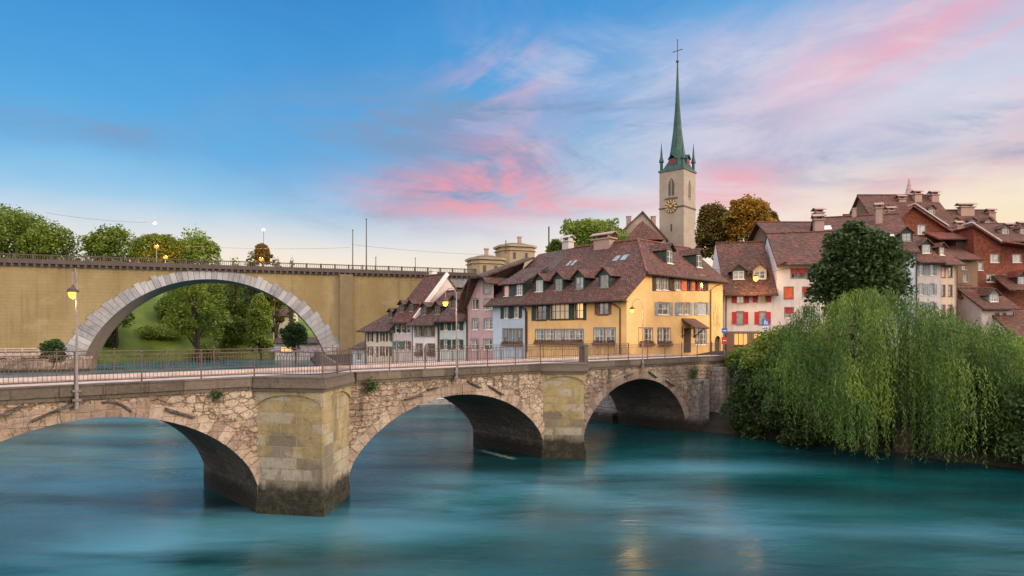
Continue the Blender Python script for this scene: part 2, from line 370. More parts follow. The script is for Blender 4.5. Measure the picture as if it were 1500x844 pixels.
# ------------------------------------------------------------------ mesh helpers
class MB:
    def __init__(s): s.v = []; s.f = []
    def add(s, vs, fs):
        o = len(s.v); s.v += [tuple(q) for q in vs]; s.f += [tuple(i + o for i in f) for f in fs]
    def poly(s, pts): s.add(pts, [tuple(range(len(pts)))])
    def hexa(s, p):        # 8 points: bottom ring 0-3, top ring 4-7
        s.add(p, [(3, 2, 1, 0), (4, 5, 6, 7), (0, 1, 5, 4), (1, 2, 6, 5), (2, 3, 7, 6), (3, 0, 4, 7)])
    def box(s, x0, x1, y0, y1, z0, z1):
        s.hexa([(x0, y0, z0), (x1, y0, z0), (x1, y1, z0), (x0, y1, z0), (x0, y0, z1), (x1, y0, z1), (x1, y1, z1), (x0, y1, z1)])
    def prism(s, ring, z0, z1, sc=1.0, c=None):
        n = len(ring); c = c or (sum(p[0] for p in ring) / n, sum(p[1] for p in ring) / n)
        top = [(c[0] + (p[0] - c[0]) * sc, c[1] + (p[1] - c[1]) * sc, z1) for p in ring]
        s.add([(p[0], p[1], z0) for p in ring] + top, [tuple(range(n))[::-1], tuple(range(n, 2 * n))] + [(i, (i + 1) % n, n + (i + 1) % n, n + i) for i in range(n)])
    def extr(s, ring, d):  # 3D ring extruded by vector d
        n = len(ring); d = Vector(d)
        s.add([tuple(p) for p in ring] + [tuple(Vector(p) + d) for p in ring], [tuple(range(n))[::-1], tuple(range(n, 2 * n))] + [(i, (i + 1) % n, n + (i + 1) % n, n + i) for i in range(n)])
    def slab(s, ring, th):
        a, b, c = (Vector(p) for p in ring[:3]); n = (b - a).cross(c - a).normalized()
        if n.z < 0: n = -n
        s.extr(ring, -n * th)
    def tube(s, pts, r, n=6, r2=None):
        pts = [Vector(p) for p in pts]; rings = []
        for i, p in enumerate(pts):
            d = (pts[min(i + 1, len(pts) - 1)] - pts[max(i - 1, 0)]).normalized()
            a = d.cross(Vector((0, 0, 1)) if abs(d.z) < .9 else Vector((1, 0, 0))).normalized(); b = d.cross(a)
            rr = r if r2 is None else r + (r2 - r) * i / (len(pts) - 1)
            rings.append([p + (a * math.cos(2 * math.pi * k / n) + b * math.sin(2 * math.pi * k / n)) * rr for k in range(n)])
        vs = [q for rg in rings for q in rg]; fs = []
        for i in range(len(pts) - 1):
            fs += [(i * n + k, i * n + (k + 1) % n, (i + 1) * n + (k + 1) % n, (i + 1) * n + k) for k in range(n)]
        fs += [tuple(range(n))[::-1], tuple(range((len(pts) - 1) * n, len(pts) * n))]
        s.add(vs, fs)
    def lathe(s, prof, c=(0, 0, 0), n=12):
        vs = []; fs = []
        for r, z in prof: vs += [(c[0] + r * math.cos(2 * math.pi * k / n), c[1] + r * math.sin(2 * math.pi * k / n), c[2] + z) for k in range(n)]
        for i in range(len(prof) - 1): fs += [(i * n + k, i * n + (k + 1) % n, (i + 1) * n + (k + 1) % n, (i + 1) * n + k) for k in range(n)]
        fs += [tuple(range(n))[::-1], tuple(range((len(prof) - 1) * n, len(prof) * n))]
        s.add(vs, fs)
    def build(s, name, mat, parent=None, smooth=False, fix=True):
        me = bpy.data.meshes.new(name); me.from_pydata(s.v, [], s.f); me.update()
        if fix:
            bm = bmesh.new(); bm.from_mesh(me); bmesh.ops.recalc_face_normals(bm, faces=bm.faces); bm.to_mesh(me); bm.free()
        if smooth: me.shade_smooth()
        o = bpy.data.objects.new(name, me); COL.objects.link(o)
        me.materials.append(M[mat] if isinstance(mat, str) else mat)
        if parent: o.parent = parent
        return o
def tag(o, label=None, cat=None, group=None, kind=None):
    if label: o['label'] = label
    if cat: o['category'] = cat
    if group: o['group'] = group
    if kind: o['kind'] = kind
    return o
def empty(name, loc, rz, label, cat, group=None):
    o = bpy.data.objects.new(name, None); COL.objects.link(o); o.location = loc; o.rotation_euler = (0, 0, rz); o.empty_display_size = .3
    return tag(o, label, cat, group)
def copy_tree(o, parent=None):
    c = o.copy(); COL.objects.link(c); c.parent = parent
    for ch in list(o.children): copy_tree(ch, c)
    return c
def at(px, py, Y): return Vector(((px - CX) / FPX * Y, Y, CZ + (HY - py) / FPX * Y))
def on_plane(O, d, px, py):
    rx = (px - CX) / FPX
    s = (rx * O[1] - O[0]) / (d[0] - rx * d[1]); Y = O[1] + d[1] * s
    return s, CZ + (HY - py) / FPX * Y
# bridge axes: u along the old bridge away from the viewer, v towards the downstream side
UX, UY = .724, .690
def uv(u, v, z=0.0): return Vector((UX * u + UY * v, UY * u - UX * v, z))
BANG = math.atan2(UY, UX)             # rotation of the bridge: local x = u ; local y = -v
HANG = math.atan2(-UX, UY)            # rotation of a house on the quay: local x = v, local y = u
def meshobj(name, V, Fq, mat, parent=None):
    """numpy quads -> object"""
    me = bpy.data.meshes.new(name); nv = len(V); nf = len(Fq)
    me.vertices.add(nv); me.vertices.foreach_set('co', np.asarray(V, dtype=np.float32).ravel())
    me.loops.add(nf * 4); me.loops.foreach_set('vertex_index', np.asarray(Fq, dtype=np.int32).ravel())
    me.polygons.add(nf); me.polygons.foreach_set('loop_start', np.arange(0, nf * 4, 4, dtype=np.int32))
    me.update(calc_edges=True); me.validate()
    o = bpy.data.objects.new(name, me); COL.objects.link(o); me.materials.append(M[mat])
    if parent: o.parent = parent
    return o
def leaf_quads(C, size, rng, aspect=.6, up=.35, sizevar=.4):
    n = len(C)
    N = rng.normal(size=(n, 3)); N[:, 2] = np.abs(N[:, 2]) + up; N /= np.linalg.norm(N, axis=1)[:, None]
    T = rng.normal(size=(n, 3)); T -= (T * N).sum(1)[:, None] * N; T /= np.linalg.norm(T, axis=1)[:, None]
    B = np.cross(N, T); s = size * (1 + rng.uniform(-sizevar, sizevar, n))[:, None]
    V = np.stack([C - T * s * .5, C + B * s * .5 * aspect, C + T * s * .5, C - B * s * .5 * aspect], 1).reshape(-1, 3)
    return V, np.arange(n * 4).reshape(-1, 4)
def crown_points(rng, lobes, n):
    """points in clumps on and inside a set of ellipsoid lobes (cx,cy,cz,rx,ry,rz)"""
    L = np.array(lobes); w = (L[:, 3] * L[:, 4]) ** 1.0; k = rng.choice(len(L), n, p=w / w.sum()); q = L[k]
    # clump centres per lobe
    D = rng.normal(size=(n, 3)); D /= np.linalg.norm(D, axis=1)[:, None]
    D[:, 2] = np.where(D[:, 2] < -.5, -D[:, 2], D[:, 2])
    r = rng.uniform(.0, 1, n) ** .28
    P = q[:, :3] + D * r[:, None] * q[:, 3:]
    cl = P + rng.normal(size=(n, 3)) * .05 * q[:, 3:]
    return cl
def make_tree(name, label, base, height, rad, mat, n, leaf, seed, group=None, trunk_h=.3, nl=14, squash=1.0, cat='tree', ragged=.35, cone=0.0, dens=2.0):
    rng = np.random.default_rng(seed); rnd = random.Random(seed)
    root = empty(name, base, 0, label, cat, group)
    z0 = height * trunk_h; H = height - z0
    lobes = [(0, 0, z0 + H * .5, rad * .78, rad * .78, H * .46)] * 3
    for i in range(nl):
        a = rnd.uniform(0, 6.28); f = rnd.uniform(.12, .92); rr = rad * (math.sqrt(max(.06, 1 - (2 * f - 1) ** 2)) * (1 - ragged * rnd.random())) * (1 - cone * f)
        lr = rad * rnd.uniform(.24, .42) * (1 - .5 * cone * f)
        lobes.append((math.cos(a) * (rr - lr * .6), math.sin(a) * (rr - lr * .6), z0 + f * H * .93, lr, lr, lr * .8 * squash))
    # small outer clumps give an uneven outline
    for i in range(nl * 3):
        q = rnd.choice(lobes[3:]); a = rnd.uniform(0, 6.28); b = rnd.uniform(-.4, 1.3)
        k = rnd.uniform(.75, 1.05); lr = q[3] * rnd.uniform(.28, .45)
        lobes.append((q[0] + math.cos(a) * math.cos(b) * q[3] * k, q[1] + math.sin(a) * math.cos(b) * q[3] * k, q[2] + math.sin(b) * q[5] * k, lr, lr, lr * .8))
    n = int(n * dens); P = crown_points(rng, lobes, n); leaf *= 1.12
    P[:, 2] = np.maximum(P[:, 2], .15)
    V, F = leaf_quads(P, leaf, rng)
    meshobj('crown', V, F, mat, root)
    t = MB(); r0 = max(.06, height * .022)
    t.tube([(0, 0, -.5), (0.02 * height, 0, z0 * .6), (0, .01 * height, z0 + H * .35), (.01 * height, 0, z0 + H * .7)], r0, 7, r0 * .25)
    for q in lobes[3:nl + 3][:7]:
        zz = z0 * .8 + (q[2] - z0 * .8) * .35
        t.tube([(0, 0, zz), (q[0] * .5, q[1] * .5, (zz + q[2]) / 2 + .05 * H), (q[0] * .9, q[1] * .9, q[2])], r0 * .4, 5, r0 * .1)
    t.build('trunk', 'bark', root)
    return root
def px_tree(name, label, x0, x1, ytop, ybase, Y, mat, n, leaf, seed, group=None, ground=None, **kw):
    c = at((x0 + x1) / 2, ybase, Y); top = at(0, ytop, Y).z; r = (x1 - x0) / 2 / FPX * Y * 1.17
    if ground: c.z = ground(c.x, c.y) - .3
    h = (top - c.z) * 1.03
    return make_tree(name, label, c, h, r, mat, n, leaf, seed, group, **kw)
# ------------------------------------------------------------------ river, ground, hills
def grid_obj(name, xs, ys, fn, mat, kind='structure'):
    V = [fn(x, y) for y in ys for x in xs]; nx = len(xs)
    F = [(j * nx + i, j * nx + i + 1, (j + 1) * nx + i + 1, (j + 1) * nx + i) for j in range(len(ys) - 1) for i in range(nx - 1)]
    m = MB(); m.add(V, F); o = m.build(name, mat, smooth=True, fix=False); o['kind'] = kind; return o
g = MB(); g.poly([(-4000, -2000, -3), (4000, -2000, -3), (4000, 5000, -3), (-4000, 5000, -3)]); tag(g.build('ground', 'soil'), kind='structure')
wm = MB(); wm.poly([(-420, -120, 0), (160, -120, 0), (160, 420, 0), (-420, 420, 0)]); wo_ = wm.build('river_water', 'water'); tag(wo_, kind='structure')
wo_.rotation_euler = (0, 0, 0)
def ub(v): return 47.3 + max(0, -86 - v) * .46
def lerp(x, xs, ys): return float(np.interp(x, xs, ys))
def town(d, v):
    u = ub(v) + d
    right = lerp(d, [-1, 0, 1, 3, 6, 9, 20, 45, 75, 120, 300], [-3, -.6, .05, .8, 3.4, 6.0, 6.1, 6.3, 7.0, 13, 18])
    left = lerp(d, [-1, 0, .2, 3, 6, 20, 45, 75, 120, 300], [-3, -3, 2.9, 3.0, 3.0, 5, 8, 13, 22, 26])
    k = min(1, max(0, (v + 40) / 6)); z = right * k + left * (1 - k)
    if d > 1: z += .25 * math.sin(u * .7 + v * .31) * (1 if k > .5 else .2)
    return uv(u, v, z)
grid_obj('town_ground', [-1, 0, .2, 1, 2, 3, 4.5, 6, 7.5, 9, 14, 20, 32, 45, 60, 75, 95, 120, 300], [-260 + 4 * i for i in range(56)] + [-36 + 2 * i for i in range(40)] + [46 + 20 * i for i in range(12)], town, 'soil')
def shore(x): return lerp(x, [-400, -170, -128, -112, -85, 60], [150, 150, 156, 190, 214, 230])
def hill(x, d):
    ys = shore(x); cap = lerp(x, [-400, -190, -130, -95, 60], [40, 33, 26, 24, 22])
    z = lerp(d, [-2, 0, .6, 8, 30, 60, 110, 250], [-3, -1, 1.7, 2.6, 9.5, 21, 30, 34])
    z = min(z, cap) + (0 if d < 2 else .6 * math.sin(x * .13 + d * .09))
    return (x, ys + d, z)
grid_obj('grassy_hillside', [-400 + 10 * i for i in range(47)], [-2, 0, .6, 4, 8, 15, 22, 30, 45, 60, 85, 110, 170, 250], hill, 'grass')

def hillz(x, y): return hill(x, max(0, y - shore(x)))[2]
# ------------------------------------------------------------------ the old stone bridge
YN, YF, DZ = 28.7, 35.6, 6.08         # near wall, far wall, deck height
br = empty('stone_bridge', (0, 0, 0), BANG, 'old three arched stone bridge with pointed piers crossing the teal river', 'bridge')
ARCH = [(5.65, 6.05, 1.25, 4.80), (23.17, 6.90, 1.15, 4.55), (40.5, 6.45, 1.0, 4.62)]      # centre, half span, springing, crown
def arc_pts(a, n=36):
    c, h, z0, z1 = a; f = z1 - z0; Rr = (h * h + f * f) / (2 * f); out = []
    for i in range(n + 1):
        s = -h + 2 * h * i / n
        zc = z1 - Rr + math.sqrt(max(0, Rr * Rr - s * s)); ze = z0 + f * math.sqrt(max(0, 1 - (s / h) ** 2))
        out.append((c + s, zc * .6 + ze * .4))
    return out
U0, U1 = -22, 54
sp = MB(); vt = None
prof = [(U0, -2.5)]
for a in ARCH:
    p = arc_pts(a); prof += [(p[0][0], -2.5)] + p + [(p[-1][0], -2.5)]
prof += [(U1, -2.5)]
for yy in (YN, YF):
    for (a, b) in zip(prof[:-1], prof[1:]):
        if b[0] - a[0] > 1e-6: sp.poly([(a[0], yy, a[1]), (b[0], yy, b[1]), (b[0], yy, DZ - .5), (a[0], yy, DZ - .5)])
sp.build('spandrel_wall', 'bridge', br, fix=False)
for a in ARCH:
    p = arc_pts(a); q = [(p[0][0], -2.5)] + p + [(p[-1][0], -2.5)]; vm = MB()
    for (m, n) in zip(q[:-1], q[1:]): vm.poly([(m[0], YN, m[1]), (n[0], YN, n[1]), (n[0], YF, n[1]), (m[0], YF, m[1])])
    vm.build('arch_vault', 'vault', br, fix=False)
    # ring of wedge stones standing a little proud of the wall
    p = arc_pts(a, 60); L = [0]
    for m, n in zip(p[:-1], p[1:]): L.append(L[-1] + math.hypot(n[0] - m[0], n[1] - m[1]))
    ns_ = int(L[-1] / .48)
    def ap(sv): return lerp(sv, L, [k[0] for k in p]), lerp(sv, L, [k[1] for k in p])
    for yy, sg in ((YN, -1), (YF, 1)):
        rm = MB()
        for i in range(ns_):
            s0, s1 = L[-1] * i / ns_ + .012, L[-1] * (i + 1) / ns_ - .012
            (ax, azz), (bx, bz) = ap(s0), ap(s1); dx, dz = bx - ax, bz - azz; l = math.hypot(dx, dz); nx, nz = -dz / l, dx / l
            h = random.uniform(.50, .72); pr = random.uniform(.03, .07)
            zt = DZ - .56
            o1 = (ax + nx * h * .98 - dx * .10, min(zt, azz + nz * h)); o2 = (bx + nx * h * .98 + dx * .10, min(zt, bz + nz * h))
            rm.extr([(ax, yy, azz - .01), (bx, yy, bz - .01), (o2[0], yy, o2[1]), (o1[0], yy, o1[1])], (0, sg * pr, 0))
        rm.build('arch_ring', 'ring', br)
# pointed piers
PIERS = [(11.7, 13.55, 16.27, 2.45, 'left'), (30.07, 31.95, 34.05, 1.85, 'right')]
bays = []
for (ua, ut, ue, pr, _) in PIERS:
    pm = MB()
    ring = [(ua, YN + .02), (ut, YN - pr), (ue, YN + .02)]
    pm.prism(ring, -2.5, 5.50); pm.prism([(ua - .12, YN + .03), (ut, YN - pr - .22), (ue + .12, YN + .03)], -2.5, .55, .97, (ut, YN))
    pm.build('pier', 'pier', br)
    ring2 = [(ua, YF - .02), (ut, YF + pr), (ue, YF - .02)]
    p2 = MB(); p2.prism(ring2, -2.5, 5.5); p2.build('pier', 'pier', br)
    # cornice block with a shallow arch cut below it on each face
    cm = MB()
    for (A, B) in (((ua - .1, YN), (ut, YN - pr - .14)), ((ut, YN - pr - .14), (ue + .1, YN))):
        n = 14; d = Vector((B[0] - A[0], B[1] - A[1], 0)); nn = Vector((d.y, -d.x, 0)).normalized()
        for i in range(n):
            f0, f1 = i / n, (i + 1) / n
            def pt(f, z): return (A[0] + d.x * f, A[1] + d.y * f, z)
            def zz(f): return 4.78 + .50 * math.sqrt(max(0, 1 - ((f - .5) / .46) ** 2)) if abs(f - .5) < .46 else 4.78
            cm.extr([pt(f0, zz(f0)), pt(f1, zz(f1)), pt(f1, 5.46), pt(f0, 5.46)], -nn * .14 if nn.y > 0 else nn * -.14)
    cm.build('pier_head', 'pier', br)
    co = MB()
    for (e, z0, z1) in ((.20, 5.44, 5.60), (.30, 5.60, 5.80), (.24, 5.80, 6.08)):
        co.prism([(ua - e, YN + .3), (ua - e, YN - .05), (ut, YN - pr - e * 1.3), (ue + e, YN - .05), (ue + e, YN + .3)], z0, z1 + (.004 if z1 > 6 else 0))
    co.build('pier_cornice', 'coping', br)
    bays.append((ua, ut, ue, pr))
# stone coping course and the deck
seg = [U0, 11.4, 16.57, 29.75, 34.35, U1]
for i in (0, 2, 4):
    cp = MB(); x = seg[i]
    while x < seg[i + 1] - .01:
        x1 = min(seg[i + 1], x + random.uniform(1.3, 1.9))
        j = random.uniform(-.015, .015)
        cp.box(x + .006, x1 - .006, YN - .16 + j, YN + .35, DZ - .42, DZ); cp.box(x + .006, x1 - .006, YN - .07, YN + .3, DZ - .58, DZ - .42)
        x = x1
    cp.build('coping', 'coping', br)
x = U0; cp = MB()
while x < 50: cp.box(x, x + 1.594, YF - .35, YF + .14, DZ - .5, DZ); x += 1.6
cp.build('coping', 'coping', br)
dk = MB(); dk.box(U0, U1, YN + .35, YF - .35, DZ - .6, DZ - .12); dk.build('roadway', 'cobble', br)
sw = MB(); sw.box(U0, U1, YN + .352, YN + 1.6, DZ - .13, DZ - .004); sw.build('sidewalk', 'paving', br)
sw = MB(); sw.box(U0, U1, YF - 1.5, YF - .352, DZ - .13, DZ - .004); sw.build('sidewalk', 'paving', br)
# short ledge stones let into the wall above the arches
def brl(px, py, y=YN):
    O = (-UY * y, UX * y); return on_plane(O, (UX, UY), px, py)
for (a, b, c, d) in [(46, 619, 115, 590), (242, 601, 284, 613), (0, 612, 34, 596), (684, 560, 703, 569), (715, 567, 735, 579), (625, 573, 640, 569), (591, 587, 617, 580), (949, 546, 960, 554), (973, 558, 986, 567), (913, 553, 925, 548)]:
    A = brl(a, b); B = brl(c, d); lg = MB()
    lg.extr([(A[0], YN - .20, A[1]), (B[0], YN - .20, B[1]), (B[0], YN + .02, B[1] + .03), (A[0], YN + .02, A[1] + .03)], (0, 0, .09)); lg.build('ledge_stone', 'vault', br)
lg = MB()
p = [brl(149 + 43 * i / 6, 590 + 13 * (i / 6) ** 2 - 3 * math.sin(i / 6 * 3.1)) for i in range(7)]
lg.tube([(q[0], YN - .04, q[1]) for q in p], .06, 6)
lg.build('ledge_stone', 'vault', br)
# stone post above the second pier
ps = MB(); ps.box(34.0, 34.45, YN - .12, YN + .33, DZ, DZ + 1.05); ps.box(33.95, 34.5, YN - .17, YN + .38, DZ + 1.05, DZ + 1.17); ps.build('parapet_post', 'coping', br)
# right hand abutment with a stepped buttress
ab = MB(); ab.box(47.6, 49.2, YN - .9, YN + .1, -2, 4.2); ab.prism([(50.6, YN - 1.1), (53.4, YN - 1.1), (53.4, YN + .1), (50.6, YN + .1)], -2, 5.1, .9)
ab.build('abutment', 'quay', br)
# iron railings
def railing(name, label, path, parent_rot, closed_posts=True):
    root = empty(name, (0, 0, 0), parent_rot, label, 'railing', 'iron railings along the bridge')
    rl = MB()
    for (A, B) in zip(path[:-1], path[1:]):
        A, B = Vector(A), Vector(B); d = B - A; L = d.length; n = max(1, round(L / 2.3)); w = L / n; t = d / L; nn = Vector((-t.y, t.x, 0))
        def bar(P, Q, hw, z0, z1, m): m.hexa([P - nn * hw + Vector((0, 0, z0)), Q - nn * hw + Vector((0, 0, z0)), Q + nn * hw + Vector((0, 0, z0)), P + nn * hw + Vector((0, 0, z0)),
                                             P - nn * hw + Vector((0, 0, z1)), Q - nn * hw + Vector((0, 0, z1)), Q + nn * hw + Vector((0, 0, z1)), P + nn * hw + Vector((0, 0, z1))])
        bar(A, B, .024, 1.07, 1.105, rl); bar(A, B, .012, .905, .925, rl); bar(A, B, .02, .10, .14, rl)
        for i in range(n + 1):
            if i == n and B is not Vector(path[-1]) and tuple(B) != tuple(path[-1]): continue
            P = A + t * (w * i); pm = MB(); pm.box(P.x - .024, P.x + .024, P.y - .024, P.y + .024, -.004, 1.14); pm.lathe([(.0, 1.13), (.05, 1.17), (.045, 1.21), (0, 1.24)], (P.x, P.y, 0), 6)
            pm.build('post', 'iron', root).location = (0, 0, DZ)
        for i in range(n):
            b = MB(); k = int(w / .135)
            for j in range(1, k):
                P = A + t * (w * i + w * j / k); bar(P - t * .008, P + t * .008, .008, .14, .90, b)
                if j % 2: 
                    c = P + Vector((0, 0, .995)); b.tube([c + t * .06 * math.cos(q) + Vector((0, 0, .06 * math.sin(q))) for q in [0, 1.05, 2.1, 3.14, 4.19, 5.24, 6.28]], .009, 4)
            b.build('baluster_panel', 'iron', root).location = (0, 0, DZ)
    rl.build('rail', 'iron', root).location = (0, 0, DZ)
    return root
(b1a, b1t, b1e, b1p), (b2a, b2t, b2e, b2p) = bays
yr = YN + .08
railing('iron_railing', 'dark iron railing on the near edge of the bridge over the left arch', [(U0, yr, 0), (b1a - .1, yr, 0)], BANG)
railing('iron_railing', 'dark iron railing bent around the pointed refuge above the yellowish pier', [(b1a - .1, yr, 0), (b1t, YN - b1p - .02, 0), (b1e + .1, yr, 0)], BANG)
railing('iron_railing', 'dark iron railing on the near edge of the bridge over the middle arch', [(b1e + .1, yr, 0), (b2a - .1, yr, 0), (b2t, YN - b2p - .02, 0), (33.95, yr + .03, 0)], BANG)
railing('iron_railing', 'dark iron railing over the right arch in front of the yellow house', [(34.5, yr, 0), (U1 - .2, yr, 0)], BANG)
railing('iron_railing', 'long dark iron railing along the far edge of the bridge, seen through the near one', [(U0, YF - .15, 0), (48.6, YF - .15, 0)], BANG)
# tufts of plants rooted in the bridge walls
def tuft(px, py, r, seed, label, y=YN, mat='l_mid', n=260):
    s, z = brl(px, py, y - .1); rng = np.random.default_rng(seed)
    P = rng.normal(size=(n, 3)) * np.array([r * .6, r * .3, r * .5]); P[:, 1] = -np.abs(P[:, 1])
    P[:, 2] -= np.abs(P[:, 1]) * .6
    V, F = leaf_quads(P, .13, rng); o = meshobj('wall_plant', V, F, mat)
    o.location = Matrix.Rotation(BANG, 3, 'Z') @ Vector((s, y - .08, z)); o.rotation_euler = (0, 0, BANG)
    tag(o, label, 'plant', 'plants rooted in the bridge wall')
tuft(317, 577, .22, 1, 'small green tuft growing from the wall left of the yellowish pier', mat='l_dark', n=140)
tuft(543, 563, .38, 2, 'green tuft growing from the wall just right of the yellowish pier', mat='l_dark', n=240)
tuft(1015, 545, .55, 4, 'green plant hanging on the wall near the right end of the bridge', mat='l_dark', n=420)
# ------------------------------------------------------------------ quay wall under the houses
qw = MB()
vs = [-35.7, -86, -150, -230]
for a, b in zip(vs[:-1], vs[1:]):
    for (d0, z0, z1) in ((0, -2, 3.25), (-.9, -2, .9)):
        A0, B0, A1, B1 = uv(ub(a) + d0, a), uv(ub(b) + d0, b), uv(ub(a) + d0 + .6, a), uv(ub(b) + d0 + .6, b)
        if d0 < 0: A1, B1 = uv(ub(a), a), uv(ub(b), b)
        qw.hexa([A0 + Vector((0, 0, z0)), B0 + Vector((0, 0, z0)), B1 + Vector((0, 0, z0)), A1 + Vector((0, 0, z0)), A0 + Vector((0, 0, z1)), B0 + Vector((0, 0, z1)), B1 + Vector((0, 0, z1)), A1 + Vector((0, 0, z1))])
tag(qw.build('quay_wall', 'quay'), 'grey stone quay wall with a ledge at the water below the row of houses', 'wall')
# ------------------------------------------------------------------ the high viaduct behind
VA = math.atan2(.321, .947); VO = (-108.9, 138.0)
va = empty('high_viaduct', (VO[0], VO[1], 0), VA, 'high ochre viaduct with one wide arch of grey stepped stones behind the old bridge', 'bridge')
def vpx(px, py): return on_plane(VO, (math.cos(VA), math.sin(VA)), px, py)
VT = 22.75
def circ(c, cz, Rr, x): return cz + math.sqrt(max(0, Rr * Rr - (x - c) ** 2))
vprof = [(-130, -2), (14.8, -2)] + [(x, circ(41, -6.5, 27.3, x)) for x in [14.8 + (52.4) * (0.5 - .5 * math.cos(math.pi * i / 48)) for i in range(49)]] + [(67.2, -2), (86.8, -2)]
vprof += [(x, circ(100, 6.9, 13.4, x)) for x in [86.8 + 26.4 * (0.5 - .5 * math.cos(math.pi * i / 24)) for i in range(25)]] + [(113.2, -2), (150, -2)]
VW = 11.5
w = MB()
for yy in (0, VW):
    for a, b in zip(vprof[:-1], vprof[1:]):
        if b[0] - a[0] > 1e-5: w.poly([(a[0], yy, a[1]), (b[0], yy, b[1]), (b[0], yy, VT), (a[0], yy, VT)])
w.build('wall', 'viaduct', va, fix=False)
for lo_, hi_ in ((0, 70), (80, 120)):
    w = MB()
    for a, b in zip(vprof[:-1], vprof[1:]):
        if lo_ < a[0] < hi_ and lo_ < b[0] < hi_ and not (abs(a[1] + 2) < .01 and abs(b[1] + 2) < .01): w.poly([(a[0], 0, a[1]), (b[0], 0, b[1]), (b[0], VW, b[1]), (a[0], VW, a[1])])
    w.build('arch_soffit', 'soffit', va, fix=False)
def stepped_ring(c, cz, Ri, cz2, Ro, a0, a1, n, name):
    m = MB()
    for i in range(n):
        t0, t1 = a0 + (a1 - a0) * i / n, a0 + (a1 - a0) * (i + 1) / n; g = (t1 - t0) * .03
        def pin(t): return (c + Ri * math.sin(t), cz + Ri * math.cos(t))
        tm = (t0 + t1) / 2
        # outer radius along this joint, stepped in groups of two and three stones
        def rout(t):
            dz = cz2 - cz; st = math.sin(t); ct = math.cos(t)
            bq = dz * ct; return bq + math.sqrt(max(0, bq * bq - (dz * dz - Ro * Ro)))
        ro = rout(tm) + (.42 if i % 3 == 1 else -.15 if i % 3 == 0 else .1) * random.uniform(.6, 1.3) * (1 if abs(tm) > .35 else .15)
        ro = min(ro, (VT - .1 - cz) / max(.2, math.cos(tm)))
        q = [(c + Ri * math.sin(t0 + g), cz + Ri * math.cos(t0 + g)), (c + Ri * math.sin(t1 - g), cz + Ri * math.cos(t1 - g)), (c + ro * math.sin(t1 - g), cz + ro * math.cos(t1 - g)), (c + ro * math.sin(t0 + g), cz + ro * math.cos(t0 + g))]
        if min(k[1] for k in q) < -2: continue
        pr = .22 + random.uniform(-.05, .06)
        m.extr([(k[0], 0.05, k[1]) for k in q], (0, -pr - .05, 0))
    m.build(name, 'voussoir', va)
stepped_ring(41, -6.5, 27.3, -9.7, 32.6, -1.38, 1.38, 64, 'arch_ring')
stepped_ring(100, 6.9, 13.4, 6.9, 16.0, -1.5, 1.5, 34, 'arch_ring')
pl = MB(); pl.box(69.9, 73.1, -.9, .1, -2, VT); pl.build('pilaster', 'pilaster', va)
cn = MB(); cn.box(-130, 150, -.75, VW + .75, VT + .45, VT + 1.15); cn.box(-130, 150, -.25, VW + .25, VT, VT + .45)
x = -60
while x < 112: cn.box(x, x + .45, -.70, -.25, VT - .15, VT + .45); x += 1.35
cn.build('cornice', 'cornice', va)
rl = MB()
for yy in (-.5, VW + .3):
    rl.box(-130, 150, yy, yy + .22, VT + 2.25, VT + 2.45); rl.box(-130, 150, yy, yy + .2, VT + 1.15, VT + 1.42)
    x = -70
    while x < 112: rl.box(x, x + .35, yy - .03, yy + .25, VT + 1.15, VT + 2.5); x += 3.3
    x = -70
    while x < 112:
        rl.box(x, x + .09, yy + .06, yy + .15, VT + 1.4, VT + 2.27); x += .42
rl.build('parapet', 'cornice', va)
pvd = MB(); pvd.box(-130, 150, .2, VW - .2, VT + 1.0, VT + 1.2); pvd.build('roadway', 'asphalt', va)
# bank of rocks and a promenade wall below the viaduct on the left
rb = MB()
def vl(x, y, z): return (VO[0] + math.cos(VA) * x - math.sin(VA) * y, VO[1] + math.sin(VA) * x + math.cos(VA) * y, z)
nx = 40; rr = random.Random(3); V = []; rows = [(-2.9, -1.5), (-2.4, .3), (-1.9, 1.4), (-1.4, 2.6), (-.2, 3.0)]
for (yy, zz) in rows:
    for i in range(nx + 1):
        xx = -60 + i * 1.93; V.append(vl(xx, yy + rr.uniform(-.35, .35), zz + rr.uniform(-.3, .3)))
F = [(j * (nx + 1) + i, j * (nx + 1) + i + 1, (j + 1) * (nx + 1) + i + 1, (j + 1) * (nx + 1) + i) for j in range(4) for i in range(nx)]
rb.add(V, F); o = rb.build('rocky_bank', 'rock', fix=False); tag(o, kind='structure')
fe = MB()
for (za, zb) in ((3.0, 4.0), (4.35, 4.55), (4.85, 5.05)):
    fe.hexa([vl(-40, -1.3, za), vl(10.5, -1.3, za), vl(10.5, -1.0, za), vl(-40, -1.0, za), vl(-40, -1.3, zb), vl(10.5, -1.3, zb), vl(10.5, -1.0, zb), vl(-40, -1.0, zb)])
for i in range(18):
    q = -40 + i * 2.95; fe.hexa([vl(q, -1.35, 3), vl(q + .2, -1.35, 3), vl(q + .2, -.95, 3), vl(q, -.95, 3), vl(q, -1.35, 5.1), vl(q + .2, -1.35, 5.1), vl(q + .2, -.95, 5.1), vl(q, -.95, 5.1)])
tag(fe.build('promenade_fence', 'paving'), 'pale fence along the promenade at the foot of the ochre viaduct', 'fence')
